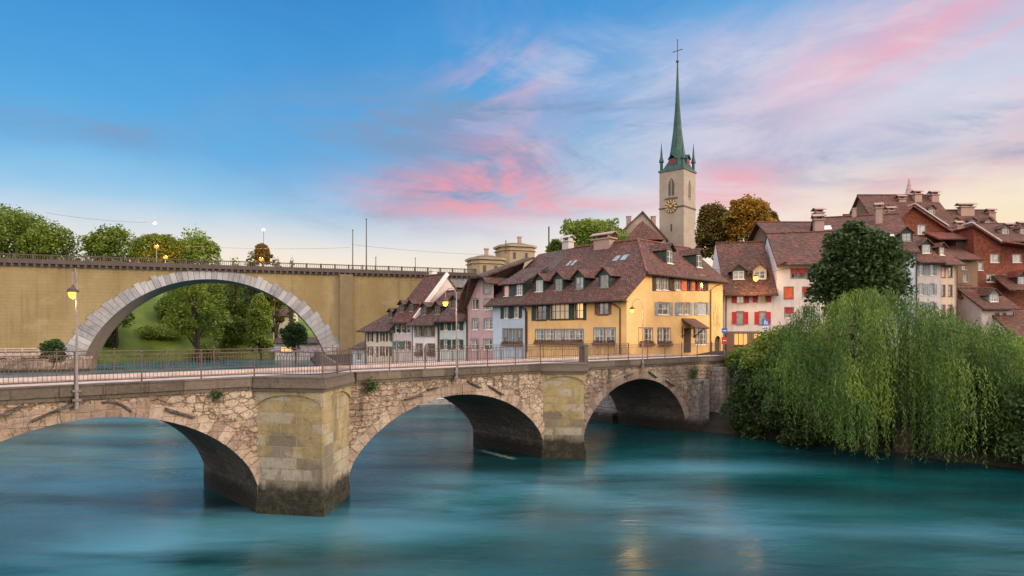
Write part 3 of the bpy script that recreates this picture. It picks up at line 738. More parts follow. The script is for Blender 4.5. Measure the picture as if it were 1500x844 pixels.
# ------------------------------------------------------------------ lamps
def bridge_lamp(px, pbase, arm, label, top_z=10.45, lan_dz=-.9, power=60):
    Ox = (-UY * (YN - .2), UX * (YN - .2)); s, z = on_plane(Ox, (UX, UY), px, pbase)
    b = Matrix.Rotation(BANG, 3, 'Z') @ Vector((s, YN - .24, 0)); zb = 5.2
    root = empty('street_lamp', (b.x, b.y, zb), 0, label, 'street lamp', 'lamps along the bridge')
    H = top_z - zb
    m = MB(); m.tube([(0, 0, 0), (0, 0, .9)], .065, 8); m.tube([(0, 0, .9), (0, 0, H - .4)], .045, 8, .032)
    m.box(-.10, .10, -.08, .14, .28, .36); m.box(-.10, .10, -.08, .14, .62, .70)
    m.build('pole', 'pole', root, smooth=False)
    a = MB(); pts = [(0, 0, H - .4)] + [(arm * (.5 - .5 * math.cos(q)), 0, H - .4 + .4 * math.sin(q)) for q in [.4, .9, 1.4, 1.9, 2.4, 2.9, 3.14]] + [(arm, 0, H + lan_dz + .35)]
    a.tube(pts, .026, 6); a.build('arm', 'pole', root)
    hz = H + lan_dz
    h = MB(); h.lathe([(.03, .36), (.05, .28), (.16, .20), (.20, .12), (.20, .09)], (arm, 0, hz), 10); h.build('lamp_hood', 'iron', root)
    l = MB(); l.lathe([(.0, -.17), (.10, -.12), (.15, 0), (.15, .08), (.0, .09)], (arm, 0, hz), 10); l.build('lamp_globe', 'lamp', root)
    ld = bpy.data.lights.new('lamp_light', 'POINT'); ld.energy = power; ld.color = (1, .62, .22); ld.shadow_soft_size = .2
    lo = bpy.data.objects.new('lamp_light', ld); COL.objects.link(lo); lo.parent = root; lo.location = (arm, 0, hz - .35)
    return root
bridge_lamp(112, 572, -.14, 'tall bridge lamp with a short hook, standing over the left arch', 10.38, -.95, 70)
bridge_lamp(668, 541, -.62, 'bridge lamp with a curved arm in front of the pale green house', 10.55, -.85, 130)
bridge_lamp(941, 525, -.80, 'bridge lamp with a curved arm in front of the yellow house facade', 10.6, -.85, 170)
def viaduct_lamp(px, py, hgt, mat, label, y=1.0, arm=0):
    s, z = vpx(px, py); q = vl(s, y, 0)
    root = empty('street_lamp', (q[0], q[1], VT + 1.2), VA, label, 'street lamp', 'lamps on the viaduct')
    m = MB(); m.tube([(0, 0, 0), (0, 0, hgt)], .09, 6); 
    if arm: m.tube([(0, 0, hgt), (arm, 0, hgt + .2)], .07, 6)
    m.build('pole', 'pole', root)
    m = MB(); m.lathe([(.05, .6), (.5, .3), (.42, .22)], (arm, 0, hgt), 10); m.build('lamp_hood', 'iron', root)
    m = MB(); m.lathe([(0, -.6), (.45, -.3), (.52, .05), (0, .24)], (arm, 0, hgt), 10); m.build('lamp_globe', mat, root)
    ld = bpy.data.lights.new('lamp_light', 'POINT'); ld.energy = 4500; ld.color = (1, .35, .06); ld.shadow_soft_size = .3
    lo = bpy.data.objects.new('lamp_light', ld); COL.objects.link(lo); lo.parent = root; lo.location = (arm, 1.2, hgt + .1)
viaduct_lamp(228, 378, 4.2, 'lampor', 'taller orange lit lamp of a pair on the viaduct before the trees')
viaduct_lamp(234, 378, 2.4, 'lampor', 'lower orange lit lamp of a pair on the viaduct before the trees', 7)
viaduct_lamp(386, 381, 2.2, 'lampor', 'orange lit lamp on the viaduct beside a tall thin pole', 2, -.6)
def mast(px, ytop, label, r=.13):
    s, z = vpx(px, ytop); q = vl(s, .6, 0); m = MB(); m.tube([(0, 0, 0), (0, 0, z - VT - 1.2)], r, 6, r * .7); m.lathe([(r * 2, 0), (r * 2, .4), (r, .5)], (0, 0, 0), 8)
    m.lathe([(r * 1.3, 0), (r * 1.3, .2)], (0, 0, z - VT - 1.4), 6)
    o = m.build('catenary_mast', 'darkwood'); o.location = (q[0], q[1], VT + 1.2); tag(o, label, 'mast', 'masts on the viaduct')
mast(386, 338, 'thin mast rising beside the single orange lamp on the viaduct', .06)
mast(517, 336, 'dark mast above the viaduct pilaster, the shorter of two')
mast(537, 320, 'tallest dark mast on the viaduct, right of the pilaster', .15)
mast(551, 376, 'short post on the viaduct right of the two tall masts', .12)
mast(609, 377, 'short post on the viaduct above the steep white gabled roof', .1)
def wire(px0, py0, px1, py1, y, label, sag=.5):
    A = vpx(px0, py0); B = vpx(px1, py1); m = MB()
    m.tube([vl(A[0] + (B[0] - A[0]) * i / 8, y, A[1] + (B[1] - A[1]) * i / 8 - sag * 4 * (i / 8) * (1 - i / 8)) for i in range(9)], .035, 4)
    tag(m.build('overhead_wire', 'pole'), label, 'wire', 'overhead wires of the viaduct')
wire(60, 308, 222, 323, 3, 'overhead wire crossing the sky above the left trees')
wire(262, 353, 517, 356, 9, 'overhead wire between the orange lamps and the shorter mast')
wire(517, 356, 745, 372, 3, 'overhead wire running right from the two masts to the pavilions')
def hang_lamp(px, py, y, label):
    s, z = vpx(px, py); q = vl(s, y, z); m = MB(); m.lathe([(.05, .5), (.35, .2), (.38, .05), (0, -.1)], (0, 0, 0), 8)
    o = m.build('hanging_lamp', 'lampwh'); o.location = q; tag(o, label, 'lamp')
hang_lamp(223, 325, 3, 'white lit lamp hanging from a wire in the sky above the middle tree')
hang_lamp(385, 335, 3, 'white lit lamp high on the thin mast above the single orange lamp')
# ------------------------------------------------------------------ pavilions at the end of the viaduct
def pavilion(px0, px1, ytop, ybot, off, label, chim):
    s0, z = vpx(px0, ybot); s1, _ = vpx(px1, ybot); k = 1 + off / 165; w_ = (s1 - s0) * k
    c = vl((s0 + s1) / 2 + off * .15, off, 0); _, zt = vpx(px0, ytop); zt = CZ + (zt - CZ) * k
    root = empty('toll_pavilion', (c[0], c[1], 20), VA, label, 'pavilion', 'pavilions at the end of the viaduct')
    h = zt - 20; r = w_ / 2
    def oct_(r): return [(r * a, r * b) for a, b in ((-1, -.55), (-.62, -.95), (.62, -.95), (1, -.55), (1, .55), (.62, .95), (-.62, .95), (-1, .55))]
    m = MB(); m.prism(oct_(r), 0, h - 1.6); m.build('wall', 'sand', root)
    m = MB(); m.prism(oct_(r * 1.08), h - 1.6, h - 1.3); m.prism(oct_(r * 1.0), h - 1.3, h - .55); m.prism(oct_(r * 1.12), h - .55, h); m.build('cornice', 'sand', root)
    m = MB(); m.prism(oct_(r * 1.04), h + .004, h + .8, .45); m.build('roof', 'coping', root)
    m = MB(); m.box(chim * r - .45, chim * r + .45, -.4, .4, h + .2, h + 2.6); m.box(chim * r - .6, chim * r + .6, -.55, .55, h + 2.6, h + 2.95); m.build('chimney', 'chim', root)
    m = MB()
    for q in (-.35, .35): m.box(q * r - .4, q * r + .4, -.96 * r, -.93 * r, h - 4, h - 2.2)
    m.build('window', 'iron', root)
pavilion(690, 737, 379, 400, 3, 'beige pavilion with a domed roof and one chimney, left of a taller one', .05)
pavilion(738, 786, 361, 386, 8, 'taller beige pavilion with a chimney behind the grey roof slope', .28)
mk = MB(); mk.tube([at(804, 362, 100), at(804, 332, 100)], .12, 6); tag(mk.build('flag_mast', 'darkwood'), 'thin dark mast rising behind the ridge of the big roof', 'mast')
mk = MB(); mk.tube([at(741, 372, 172), at(741, 352, 172)], .14, 6); tag(mk.build('flag_mast', 'darkwood'), 'thin dark mast between the two beige pavilions', 'mast')
# ------------------------------------------------------------------ houses
class House:
    def __init__(s, name, label, O, z0, ang, W, D, wallmat, group=None, cat='house'):
        s.O = O; s.z0 = z0; s.ang = ang; s.W = W; s.D = D; s.mat = wallmat
        s.root = empty(name, (O[0], O[1], z0), ang, label, cat, group)
        s.wall = MB(); s.open = {'front': [], 'right': [], 'left': []}
    def P(s, pl, a, d, z):
        return {'front': (a, d, z), 'right': (s.W - d, a, z), 'left': (d, a, z)}[pl]
    def px(s, pl, x, y, off=0):
        ca, sa = math.cos(s.ang), math.sin(s.ang)
        o = s.P(pl, 0, off, 0); e = (1, 0) if pl == 'front' else (0, 1)
        O = (s.O[0] + ca * o[0] - sa * o[1], s.O[1] + sa * o[0] + ca * o[1]); d = (ca * e[0] - sa * e[1], sa * e[0] + ca * e[1])
        a, z = on_plane(O, d, x, y); return a, z - s.z0
    def rect(s, pl, r, off=0):
        x0, y0, x1, y1 = r; xm, ym = (x0 + x1) / 2, (y0 + y1) / 2
        return s.px(pl, x0, ym, off)[0], s.px(pl, x1, ym, off)[0], s.px(pl, xm, y1, off)[1], s.px(pl, xm, y0, off)[1]
    def bx(s, m, pl, a0, a1, d0, d1, z0, z1):
        p = [s.P(pl, a, d, z) for z in (z0, z1) for a, d in ((a0, d0), (a1, d0), (a1, d1), (a0, d1))]; m.hexa(p)
    def win(s, pl, r, nx=2, nz=2, sh='', shm='green', kind='c', fm='white', box=False, px=True, par=None, d0=0.0, reg=True, swf=.5):
        """window with glazing bars, pane, curtain; sh: l/r shutters at the sides"""
        a0, a1, z0, z1 = s.rect(pl, r, d0) if px else r
        par = par or s.root
        if reg: s.open[pl].append((a0, a1, z0, z1))
        m = MB(); f = .07; dd = d0 + .10
        for q in (a0, a1 - f): s.bx(m, pl, q, q + f, dd, dd + .07, z0, z1)
        for q in (z0, z1 - f): s.bx(m, pl, a0 + f, a1 - f, dd, dd + .07, q, q + f)
        for i in range(1, nx): c = a0 + (a1 - a0) * i / nx; s.bx(m, pl, c - .028, c + .028, dd + .002, dd + .06, z0 + f, z1 - f)
        for i in range(1, nz): c = z0 + (z1 - z0) * i / nz; s.bx(m, pl, a0 + f, a1 - f, dd + .012, dd + .05, c - .02, c + .02)
        s.bx(m, pl, a0 - .06, a1 + .06, d0 - .07, d0 + .12, z0 - .09, z0 - .002)
        w = m.build('window', fm, par)
        if reg:
            q = MB(); cw = .10
            for u0, u1, c0, c1 in ((a0 - cw, a0, z0 - cw, z1 + cw), (a1, a1 + cw, z0 - cw, z1 + cw), (a0, a1, z1, z1 + cw)): s.bx(q, pl, u0, u1, d0 - .005, d0 + .02, c0, c1)
            q.build('surround', 'surround', w)
        if kind in ('red', 'orange', 'gray', 'pinkb'):
            b = MB(); s.bx(b, pl, a0 + .03, a1 - .03, dd - .035, dd - .01, z0 + .02, z1 - .02); b.build('blind', {'red': 'redsh', 'orange': 'orange', 'gray': 'graysh', 'pinkb': 'pinkcur'}[kind], w)
        if kind in ('half',):
            b = MB(); s.bx(b, pl, a0 + .03, a1 - .03, dd - .035, dd - .01, z0 + (z1 - z0) * .5, z1 - .02); b.build('blind', 'redsh', w)
        g = MB(); g.poly([s.P(pl, a0 + f, dd + .03, z0 + f), s.P(pl, a1 - f, dd + .03, z0 + f), s.P(pl, a1 - f, dd + .03, z1 - f), s.P(pl, a0 + f, dd + .03, z1 - f)]); g.build('pane', 'glass', w, fix=False)
        if kind in ('c', 'p', 'half'):
            c = MB(); wd = (a1 - a0)
            for i in range(nx):
                q0 = a0 + wd * i / nx; q1 = a0 + wd * (i + 1) / nx; n = 5; g0 = random.uniform(.5, .95) * (q1 - q0)
                lo = z0 + (0 if random.random() < .6 else (z1 - z0) * .45)
                st_ = q0 if i % 2 == 0 else q1 - g0
                for k in range(n):
                    e0, e1 = st_ + g0 * k / n, st_ + g0 * (k + 1) / n; y0_, y1_ = dd + .16 + .03 * (k % 2), dd + .16 + .03 * ((k + 1) % 2)
                    c.poly([s.P(pl, e0, y0_, lo), s.P(pl, e1, y1_, lo), s.P(pl, e1, y1_, z1), s.P(pl, e0, y0_, z1)])
            c.build('curtain', 'pinkcur' if kind == 'p' else 'curtain', w, fix=False)
        if kind in ('lit', 'dim'):
            c = MB(); s.bx(c, pl, a0 - .1, a1 + .1, dd + .5, dd + .55, z0 - .1, z1 + .1); c.build('lit_interior', 'lit' if kind == 'lit' else 'litdim', w)
        if box:
            c = MB(); s.bx(c, pl, a0 - .05, a1 + .05, d0 - .30, d0 - .08, z0 - .12, z0 + .12); c.build('flower_box', 'wood', w)
            rng = np.random.default_rng(int(abs(a0 * 100)) + 5); k = int(90 * (a1 - a0))
            pts = np.array([s.P(pl, a0 + (a1 - a0) * rng.random(), d0 - .19 + rng.normal() * .07, z0 + .15 + rng.random() * .2) for _ in range(k)])
            V, F = leaf_quads(pts, .14, rng); meshobj('flowers', V, F, 'flowers', w)
        sw = (a1 - a0) * swf
        for ch in sh:
            b0, b1 = (a0 - sw - .03, a0 - .03) if ch == 'l' else (a1 + .03, a1 + sw + .03)
            m = MB(); s.bx(m, pl, b0, b1, d0 - .035, d0 - .006, z0, z1)
            for q in (b0, b1 - .06): s.bx(m, pl, q, q + .06, d0 - .06, d0 - .035, z0, z1)
            for q in (z0, (z0 + z1) / 2 - .03, z1 - .06): s.bx(m, pl, b0 + .06, b1 - .06, d0 - .06, d0 - .035, q, q + .06)
            for k in range(1, 9):
                q = z0 + (z1 - z0) * k / 9
                s.bx(m, pl, b0 + .06, b1 - .06, d0 - .048, d0 - .035, q - .02, q + .02)
            m.build('shutter', shm, par)
        return w
    def face(s, pl, a0, a1, z0, z1, extra=(), rev=.26):
        """plane wall with the registered openings cut out, and their reveals"""
        ops = [o for o in s.open[pl] if o[0] < a1 and o[1] > a0]
        A = sorted({a0, a1, *[q for o in ops for q in o[:2] if a0 < q < a1]}); Zs = sorted({z0, z1, *[q for o in ops for q in o[2:] if z0 < q < z1]})
        for i in range(len(A) - 1):
            for j in range(len(Zs) - 1):
                ca, cz = (A[i] + A[i + 1]) / 2, (Zs[j] + Zs[j + 1]) / 2
                if any(o[0] < ca < o[1] and o[2] < cz < o[3] for o in ops): continue
                s.wall.poly([s.P(pl, A[i], 0, Zs[j]), s.P(pl, A[i + 1], 0, Zs[j]), s.P(pl, A[i + 1], 0, Zs[j + 1]), s.P(pl, A[i], 0, Zs[j + 1])])
        for o in ops:
            c = [(o[0], o[2]), (o[1], o[2]), (o[1], o[3]), (o[0], o[3])]
            for k in range(4):
                p, q = c[k], c[(k + 1) % 4]
                s.wall.poly([s.P(pl, p[0], 0, p[1]), s.P(pl, q[0], 0, q[1]), s.P(pl, q[0], rev, q[1]), s.P(pl, p[0], rev, p[1])])
        for e in extra: s.wall.poly([s.P(pl, a, 0, z) for a, z in e])
    def poly(s, pts): s.wall.poly(pts)
    def done(s, room=True, top=None):
        w = s.wall.build('wall', s.mat, s.root, fix=False)
        zs = [o[3] for q in s.open.values() for o in q]
        if room and zs:
            zt = min(max(zs) + .25, top or 99); m = MB(); m.box(.85, s.W - .85, .85, min(s.D - .85, 9), -3, zt); m.build('dark_core', 'room', s.root)  # dark box added behind the windows so no sky shows through
        return w
    def slab(s, pts, mat='roof', th=.22, name='roof', par=None):
        m = MB(); m.slab(pts, th); return m.build(name, mat, par or s.root)
    def gable(s, eave, ridge, over=.7, ends=.35, mat='roof', yr=None, back=None, low=-4):
        """saddle roof, ridge parallel to the front, one roof part; closes the side walls"""
        yr = yr if yr else s.D / 2; k = (ridge - eave) / yr; back = eave if back is None else back
        kb = (ridge - back) / (s.D - yr)
        m = MB()
        m.slab([(-ends, -over, eave - over * k + .14), (s.W + ends, -over, eave - over * k + .14), (s.W + ends, yr, ridge + .14), (-ends, yr, ridge + .14)], .2)
        m.slab([(-ends, s.D + over, back - over * kb + .14), (s.W + ends, s.D + over, back - over * kb + .14), (s.W + ends, yr + .003, ridge + .14), (-ends, yr + .003, ridge + .14)], .2)
        m.tube([(-ends, yr, ridge + .16), (s.W + ends, yr, ridge + .16)], .13, 6)
        rf = m.build('roof', mat, s.root)
        for x in (0, s.W): s.poly([(x, 0, low), (x, s.D, low), (x, s.D, back), (x, yr, ridge), (x, 0, eave)])
        g = MB(); g.tube([(-ends, -over - .05, eave - over * k + .02), (s.W + ends, -over - .05, eave - over * k + .02)], .07, 6); g.build('gutter', 'darkwood', s.root)
        s.eave, s.kr = eave, k
        return rf
    def roofz(s, d): return s.eave + s.kr * d + .14
    def dormer(s, a, d0, w, h, z=None, kind='c', wm='green', fm='white', roof='roof', rise=None, pl='front', L=None, nx=2, nz=2, k=None, rover=.22):
        """gabled dormer whose face stands d0 behind the wall plane"""
        z = s.roofz(d0) - .1 if z is None else z; k = k or s.kr; rise = w * .38 if rise is None else rise
        L = L or (h + rise) / k + .3
        m = MB(); a0, a1 = a - w / 2, a + w / 2; t = .12
        i0, i1, j0, j1 = a0 + .16, a1 - .16, z + .12, z + h - .1
        def q(*v): m.poly([s.P(pl, *e) for e in v])
        for (b0, b1, c0, c1) in ((a0, i0, z - .3, z + h), (i1, a1, z - .3, z + h), (i0, i1, z - .3, j0), (i0, i1, j1, z + h)): q((b0, d0, c0), (b1, d0, c0), (b1, d0, c1), (b0, d0, c1))
        q((a0, d0, z + h), (a1, d0, z + h), (a, d0, z + h + rise))
        for b in (a0, a1): q((b, d0, z - .3), (b, d0 + L, z - .3), (b, d0 + L, z + h), (b, d0, z + h))
        for (p, r) in (((i0, j0), (i1, j0)), ((i1, j0), (i1, j1)), ((i1, j1), (i0, j1)), ((i0, j1), (i0, j0))): q((p[0], d0, p[1]), (r[0], d0, r[1]), (r[0], d0 + .2, r[1]), (p[0], d0 + .2, p[1]))
        dm = m.build('dormer', wm, s.root, fix=False)
        s.win(pl, (i0, i1, j0, j1), nx, nz, '', kind=kind, fm=fm, px=False, par=dm, d0=d0 - .04, reg=False)
        r = MB(); e = rover; kk = rise / (w / 2)
        for sg in (-1, 1): r.slab([s.P(pl, a, d0 - .3, z + h + rise + .1), s.P(pl, a, d0 + L + .3, z + h + rise + .1), s.P(pl, a + sg * (w / 2 + e), d0 + L + .3, z + h - e * kk + .1), s.P(pl, a + sg * (w / 2 + e), d0 - .3, z + h - e * kk + .1)], .09)
        r.build('dormer_roof', roof, dm)
        return dm
    def chimney(s, a, d, z0, z1, w=.8, mat='chim', cap=True, dp=None):
        m = MB(); dp = dp or w; m.box(a - w / 2, a + w / 2, d - dp / 2, d + dp / 2, z0, z1); m.box(a - w * .62, a + w * .62, d - dp * .62, d + dp * .62, z1, z1 + .14)
        if cap:
            for q in (-1, 1): m.box(a + q * w * .35 - .08, a + q * w * .35 + .08, d - dp * .4, d + dp * .4, z1 + .14, z1 + .5)
            m.slab([(a - w * .7, d - dp * .7, z1 + .5), (a + w * .7, d - dp * .7, z1 + .5), (a + w * .7, d, z1 + .85), (a - w * .7, d, z1 + .85)], .08)
            m.slab([(a - w * .7, d + dp * .7, z1 + .5), (a + w * .7, d + dp * .7, z1 + .5), (a + w * .7, d + .002, z1 + .85), (a - w * .7, d + .002, z1 + .85)], .08)
        m.build('chimney', mat, s.root)
    def pipe(s, pl, a, z0, z1, d=-.10, hook=None):
        m = MB(); pts = [s.P(pl, a, d, z0), s.P(pl, a, d, z1)]
        if hook: pts += [s.P(pl, a + hook[0] * .5, d - .3, z1 + hook[1] * .7), s.P(pl, a + hook[0], d - .55, z1 + hook[1])]
        m.tube(pts, .06, 6); m.build('downpipe', 'darkwood', s.root)
CORN = (10.63, 60.10)
GQ = 'houses in the row along the quay'
def quay_house(name, label, t1, t0, D, mat, set_back=0, z0=DZ):
    # t measured from the corner of the yellow house away from the bridge; local x = 0 at the far (left) side
    O = (CORN[0] - UY * t1 + UX * set_back, CORN[1] + UX * t1 + UY * set_back)
    return House(name, label, O, z0, HANG, t1 - t0, D, mat, GQ)
# -- the yellow corner house
h = quay_house('corner_house', 'big yellow corner house with a wide brown half hipped roof at the bridge end', 13.1, 0, 17.8, 'yellow')
Wd = h.W
h.win('front', (786, 445, 800, 469), 2, 2, '', kind='d', fm='darkwood'); h.win('front', (806, 444, 833, 468), 4, 2, '', kind='dim', fm='darkwood'); h.win('front', (842, 443, 854, 467), 2, 2, '', kind='lit', fm='darkwood')
for r_ in ((779, 445, 785, 470), (800.5, 444, 805.5, 469), (833.5, 443, 841, 469), (854.5, 442, 859, 469)):
    a0, a1, z0, z1 = h.rect('front', r_); m = MB(); h.bx(m, 'front', a0, a1, -.06, -.01, z0, z1); [h.bx(m, 'front', a0 + .05, a1 - .05, -.075, -.06, z0 + (z1 - z0) * k / 10 + .03, z0 + (z1 - z0) * k / 10 + .09) for k in range(10)]; m.build('shutter', 'green', h.root)
h.win('front', (876, 441, 891, 461), 2, 1, 'lr', 'brownsh', 'p', 'wood', swf=.28)
for i in range(5): h.win('front', (784.5 + i * 14.2, 483, 797.5 + i * 14.2, 503), 2, 3, '', kind='c', fm='white', box=True)
h.win('front', (870, 481, 885, 504), 2, 2, '', kind='c', box=True); h.win('front', (886.5, 481, 901, 504), 2, 2, '', kind='c', box=True)
for (x0, x1, kd) in ((961, 969, 'c'), (971, 979, 'c'), (982, 988, 'd'), (990, 997, 'c'), (1006, 1012, 'd'), (1018, 1023, 'd'), (1026, 1033, 'd')):
    h.win('right', (x0, 404, x1, 425), 2, 2, '', kind=kd, fm='white' if kd == 'c' else 'darkwood')
for (x0, x1, mt) in ((955.5, 960, 'darkwood'), (979.5, 981.5, 'darkwood'), (998, 1005, 'orange'), (1013, 1017.5, 'orange'), (1023.5, 1025.5, 'redsh'), (1033.5, 1037, 'darkwood')):
    a0, a1, z0, z1 = h.rect('right', (x0, 404, x1, 426)); m = MB(); h.bx(m, 'right', a0, a1, -.07, -.01, z0, z1); [h.bx(m, 'right', a0 + .03, a1 - .03, -.085, -.07, z0 + (z1 - z0) * k / 9 + .03, z0 + (z1 - z0) * k / 9 + .09) for k in range(9)]; m.build('shutter', mt, h.root)
for (x0, x1, kd) in ((964, 980, 'c'), (994, 1001, 'c'), (1003, 1009, 'p'), (1022, 1035, 'gray')):
    h.win('right', (x0, 444, x1, 461), 2, 2, '', kind=kd)
for (x0, x1) in ((959, 963.5), (980.5, 985), (988.5, 993.5), (1009.5, 1013.5), (1016.5, 1021.5), (1035.5, 1038.5)):
    a0, a1, z0, z1 = h.rect('right', (x0, 443, x1, 462)); m = MB(); h.bx(m, 'right', a0, a1, -.06, -.01, z0, z1); [h.bx(m, 'right', a0 + .04, a1 - .04, -.075, -.06, z0 + (z1 - z0) * k / 9 + .03, z0 + (z1 - z0) * k / 9 + .09) for k in range(9)]; m.build('shutter', 'bluegray', h.root)
for (x0, x1, b_) in ((936, 945, 1), (946, 956, 1), (963.5, 972, 1), (973, 982, 1), (1018.5, 1026, 0), (1027, 1035.5, 0)): h.win('right', (x0, 481, x1, 505), 2, 3, '', kind='c', box=bool(b_))
# round headed doorway
a0, a1, z0, z1 = h.rect('right', (1047, 492, 1056, 514)); z0 = 0
h.open['right'].append((a0, a1, z0, z1))
h.face('right', 2.75, h.D, -4, 7.85, [[(0, -4), (2.75, -4), (2.75, 7.7), (0, 5.55)]])
h.face('front', 0, Wd, -4, 5.5)
ac = (a0 + a1) / 2; rd = (a1 - a0) / 2
m = MB(); n = 10
for i in range(n):
    t0, t1 = math.pi * i / n, math.pi * (i + 1) / n
    m.poly([h.P('right', ac + rd * math.cos(t0), .0, z1 - rd + rd * math.sin(t0)), h.P('right', ac + rd * math.cos(t1), .0, z1 - rd + rd * math.sin(t1)), h.P('right', ac + rd * math.cos(t1), .0, z1 + .0), h.P('right', ac + rd * math.cos(t0), .0, z1 + .0)])
m.build('door_arch', 'yellow', h.root, fix=False)
m = MB(); h.bx(m, 'right', a0, a1, .25, .32, 0, z1); dr = m.build('door', 'darkwood', h.root)
h.poly([(0, 0, -4), (0, 17.8, -4), (0, 17.8, 5), (0, 8, 11.7), (0, 0, 5.4)]); h.poly([(0, 17.8, -4), (Wd, 17.8, -4), (Wd, 17.8, 7.8), (Wd - 4.4, 17.8, 11.7), (0, 17.8, 5)])
h.done(room=False)
m = MB(); m.box(.85, Wd - .85, .85, 17, -3, 5.2); m.box(2, Wd - .85, 3.6, 17, 5.2, 7.6); m.build('dark_core', 'room', h.root)  # added dark filler behind the panes, stepped to stay under the roof
RX, RY, RZ = Wd - 4.4, 8.0, 11.9
k1 = (RZ - 5.3) / (RY + .6)
def zf(y): return 5.3 + k1 * (y + .6)
h.slab([(-.2, -.9, zf(-.9)), (Wd + .35, -.9, zf(-.9)), (Wd + .45, 2.55, zf(2.55)), (RX, RY, RZ), (-.2, RY, RZ)], 'roof', .22)
ey = zf(2.55)
h.slab([(Wd + .5, 2.55, ey + .002), (Wd + .5, 18.4, ey), (RX, 18.4, RZ), (RX, RY, RZ + .002)], 'roof', .22)
h.slab([(-.2, RY + .004, RZ), (RX, RY + .004, RZ), (RX, 18.0, RZ - 3), (-.2, 18.0, 4.6)], 'roof', .22)
m = MB(); m.tube([(-.2, RY, RZ + .04), (RX, RY, RZ + .04)], .14, 6); m.tube([(RX, RY, RZ + .04), (RX, 18.4, RZ + .04)], .14, 6); m.tube([(RX, RY, RZ + .04), (Wd + .45, 2.55, ey + .06)], .13, 6); m.build('ridge_tiles', 'roof_red', h.root)
m = MB(); m.tube([(-.2, -.98, zf(-.9) - .1), (Wd + .35, -.98, zf(-.9) - .1)], .08, 6); m.tube([(Wd + .6, 2.5, ey - .1), (Wd + .6, 18.4, ey - .1)], .08, 6); m.build('gutter', 'darkwood', h.root)
m = MB(); m.slab([(-.1, -.75, zf(-.9) - .14), (Wd + .2, -.75, zf(-.9) - .14), (Wd + .2, -.02, zf(-.9) - .10), (-.1, -.02, zf(-.9) - .10)], .06); m.slab([(Wd + .42, 2.6, ey - .16), (Wd + .42, 18.2, ey - .16), (Wd + .02, 18.2, ey - .12), (Wd + .02, 2.6, ey - .12)], .06); m.build('soffit', 'darkwood', h.root)
h.eave, h.kr = zf(0) - .14, k1
for (xc, yt, yb) in ((790, 410, 427), (818, 408, 425), (848.5, 405, 422), (885, 403, 420)):
    a, _ = h.px('front', xc, (yt + yb) / 2, .9); h.dormer(a, .9, 1.35, 1.42, kind='c' if xc in (790, 848.5) else 'd', fm='grayframe' if xc != 790 else 'white', rise=.6, rover=.38)
# street side dormers on the hip
hk = (RZ - ey) / (4.9)
for (xc, yb, zz_) in ((981.5, 386, 0), (1024.5, 391, 0)):
    a, z_ = h.px('right', xc, yb, 1.2); h.dormer(a, 1.2, 1.35, 1.55, z=ey + hk * 1.7 - .05, kind='c', pl='right', k=hk, rise=.6)
for r_ in ((831, 374, 836, 380), (838, 374, 843, 380), (899, 367, 907, 377), (910, 366, 919, 375)):
    y_ = 5.2; a, z_ = h.px('front', (r_[0] + r_[2]) / 2, 0, y_); zz_ = zf(y_)
    w_ = (r_[2] - r_[0]) * .075
    m = MB(); m.slab([(a - w_ / 2, y_ - .4, zf(y_ - .4) + .06), (a + w_ / 2, y_ - .4, zf(y_ - .4) + .06), (a + w_ / 2, y_ + .4, zf(y_ + .4) + .06), (a - w_ / 2, y_ + .4, zf(y_ + .4) + .06)], .06); m.build('skylight', 'bluegray', h.root)
a, _ = h.px('front', 880, 340, 7); h.chimney(a, 7.6, 11, 12.3, 2.2, 'chim', True, 1.0)
h.pipe('front', h.px('front', 909, 470)[0], 0, 4.3, hook=(-1.0, .55)); h.pipe('front', .08, 0, 4.3, hook=(-.6, .5)); h.pipe('right', h.px('right', 1040, 460)[0], 0, 6.7, hook=(.9, .6))
# porch over the street door
a0, a1, z0, z1 = h.rect('right', (1001, 478, 1013, 514))
m = MB(); h.bx(m, 'right', a0 + .1, a1 - .2, -.06, -.004, 0, 2.5); dr = m.build('door', 'darkwood', h.root)
m = MB(); h.bx(m, 'right', a1 - .35, a1 - .27, -.10, -.06, 1.05, 1.15); m.build('door_handle', 'pole', dr)
A, B = h.px('right', 998, 480)[0], h.px('right', 1012, 480)[0]
m = MB(); m.slab([h.P('right', A, -.0, 3.55), h.P('right', B + .8, -.0, 3.55), h.P('right', B + .8, -1.7, 2.55), h.P('right', A, -1.7, 2.55)], .12); po = m.build('porch_roof', 'wood', h.root)
m = MB()
for q in (A + .1, B + .6): m.tube([h.P('right', q, -.02, 1.6), h.P('right', q, -1.35, 2.6)], .06, 5); m.tube([h.P('right', q, -.06, 1.5), h.P('right', q, -.06, 2.7)], .06, 5)
m.build('bracket', 'darkwood', po)
# faint wall painting beside the arched door
a0, a1, z0, z1 = h.rect('right', (1044.5, 447, 1055.5, 478)); rr = random.Random(9); m = MB()
for i in range(26):
    a = rr.uniform(a0, a1); zc = rr.uniform(z0, z1); ln = rr.uniform(.15, .55) * (1 - abs((a - (a0 + a1) / 2) / (a1 - a0)))
    h.bx(m, 'right', a, a + rr.uniform(.04, .09), -.012, -.004, zc - ln, zc + ln)
m.build('wall_painting', plain('ochre_mural_paint', (.42, .25, .09), .9), h.root)
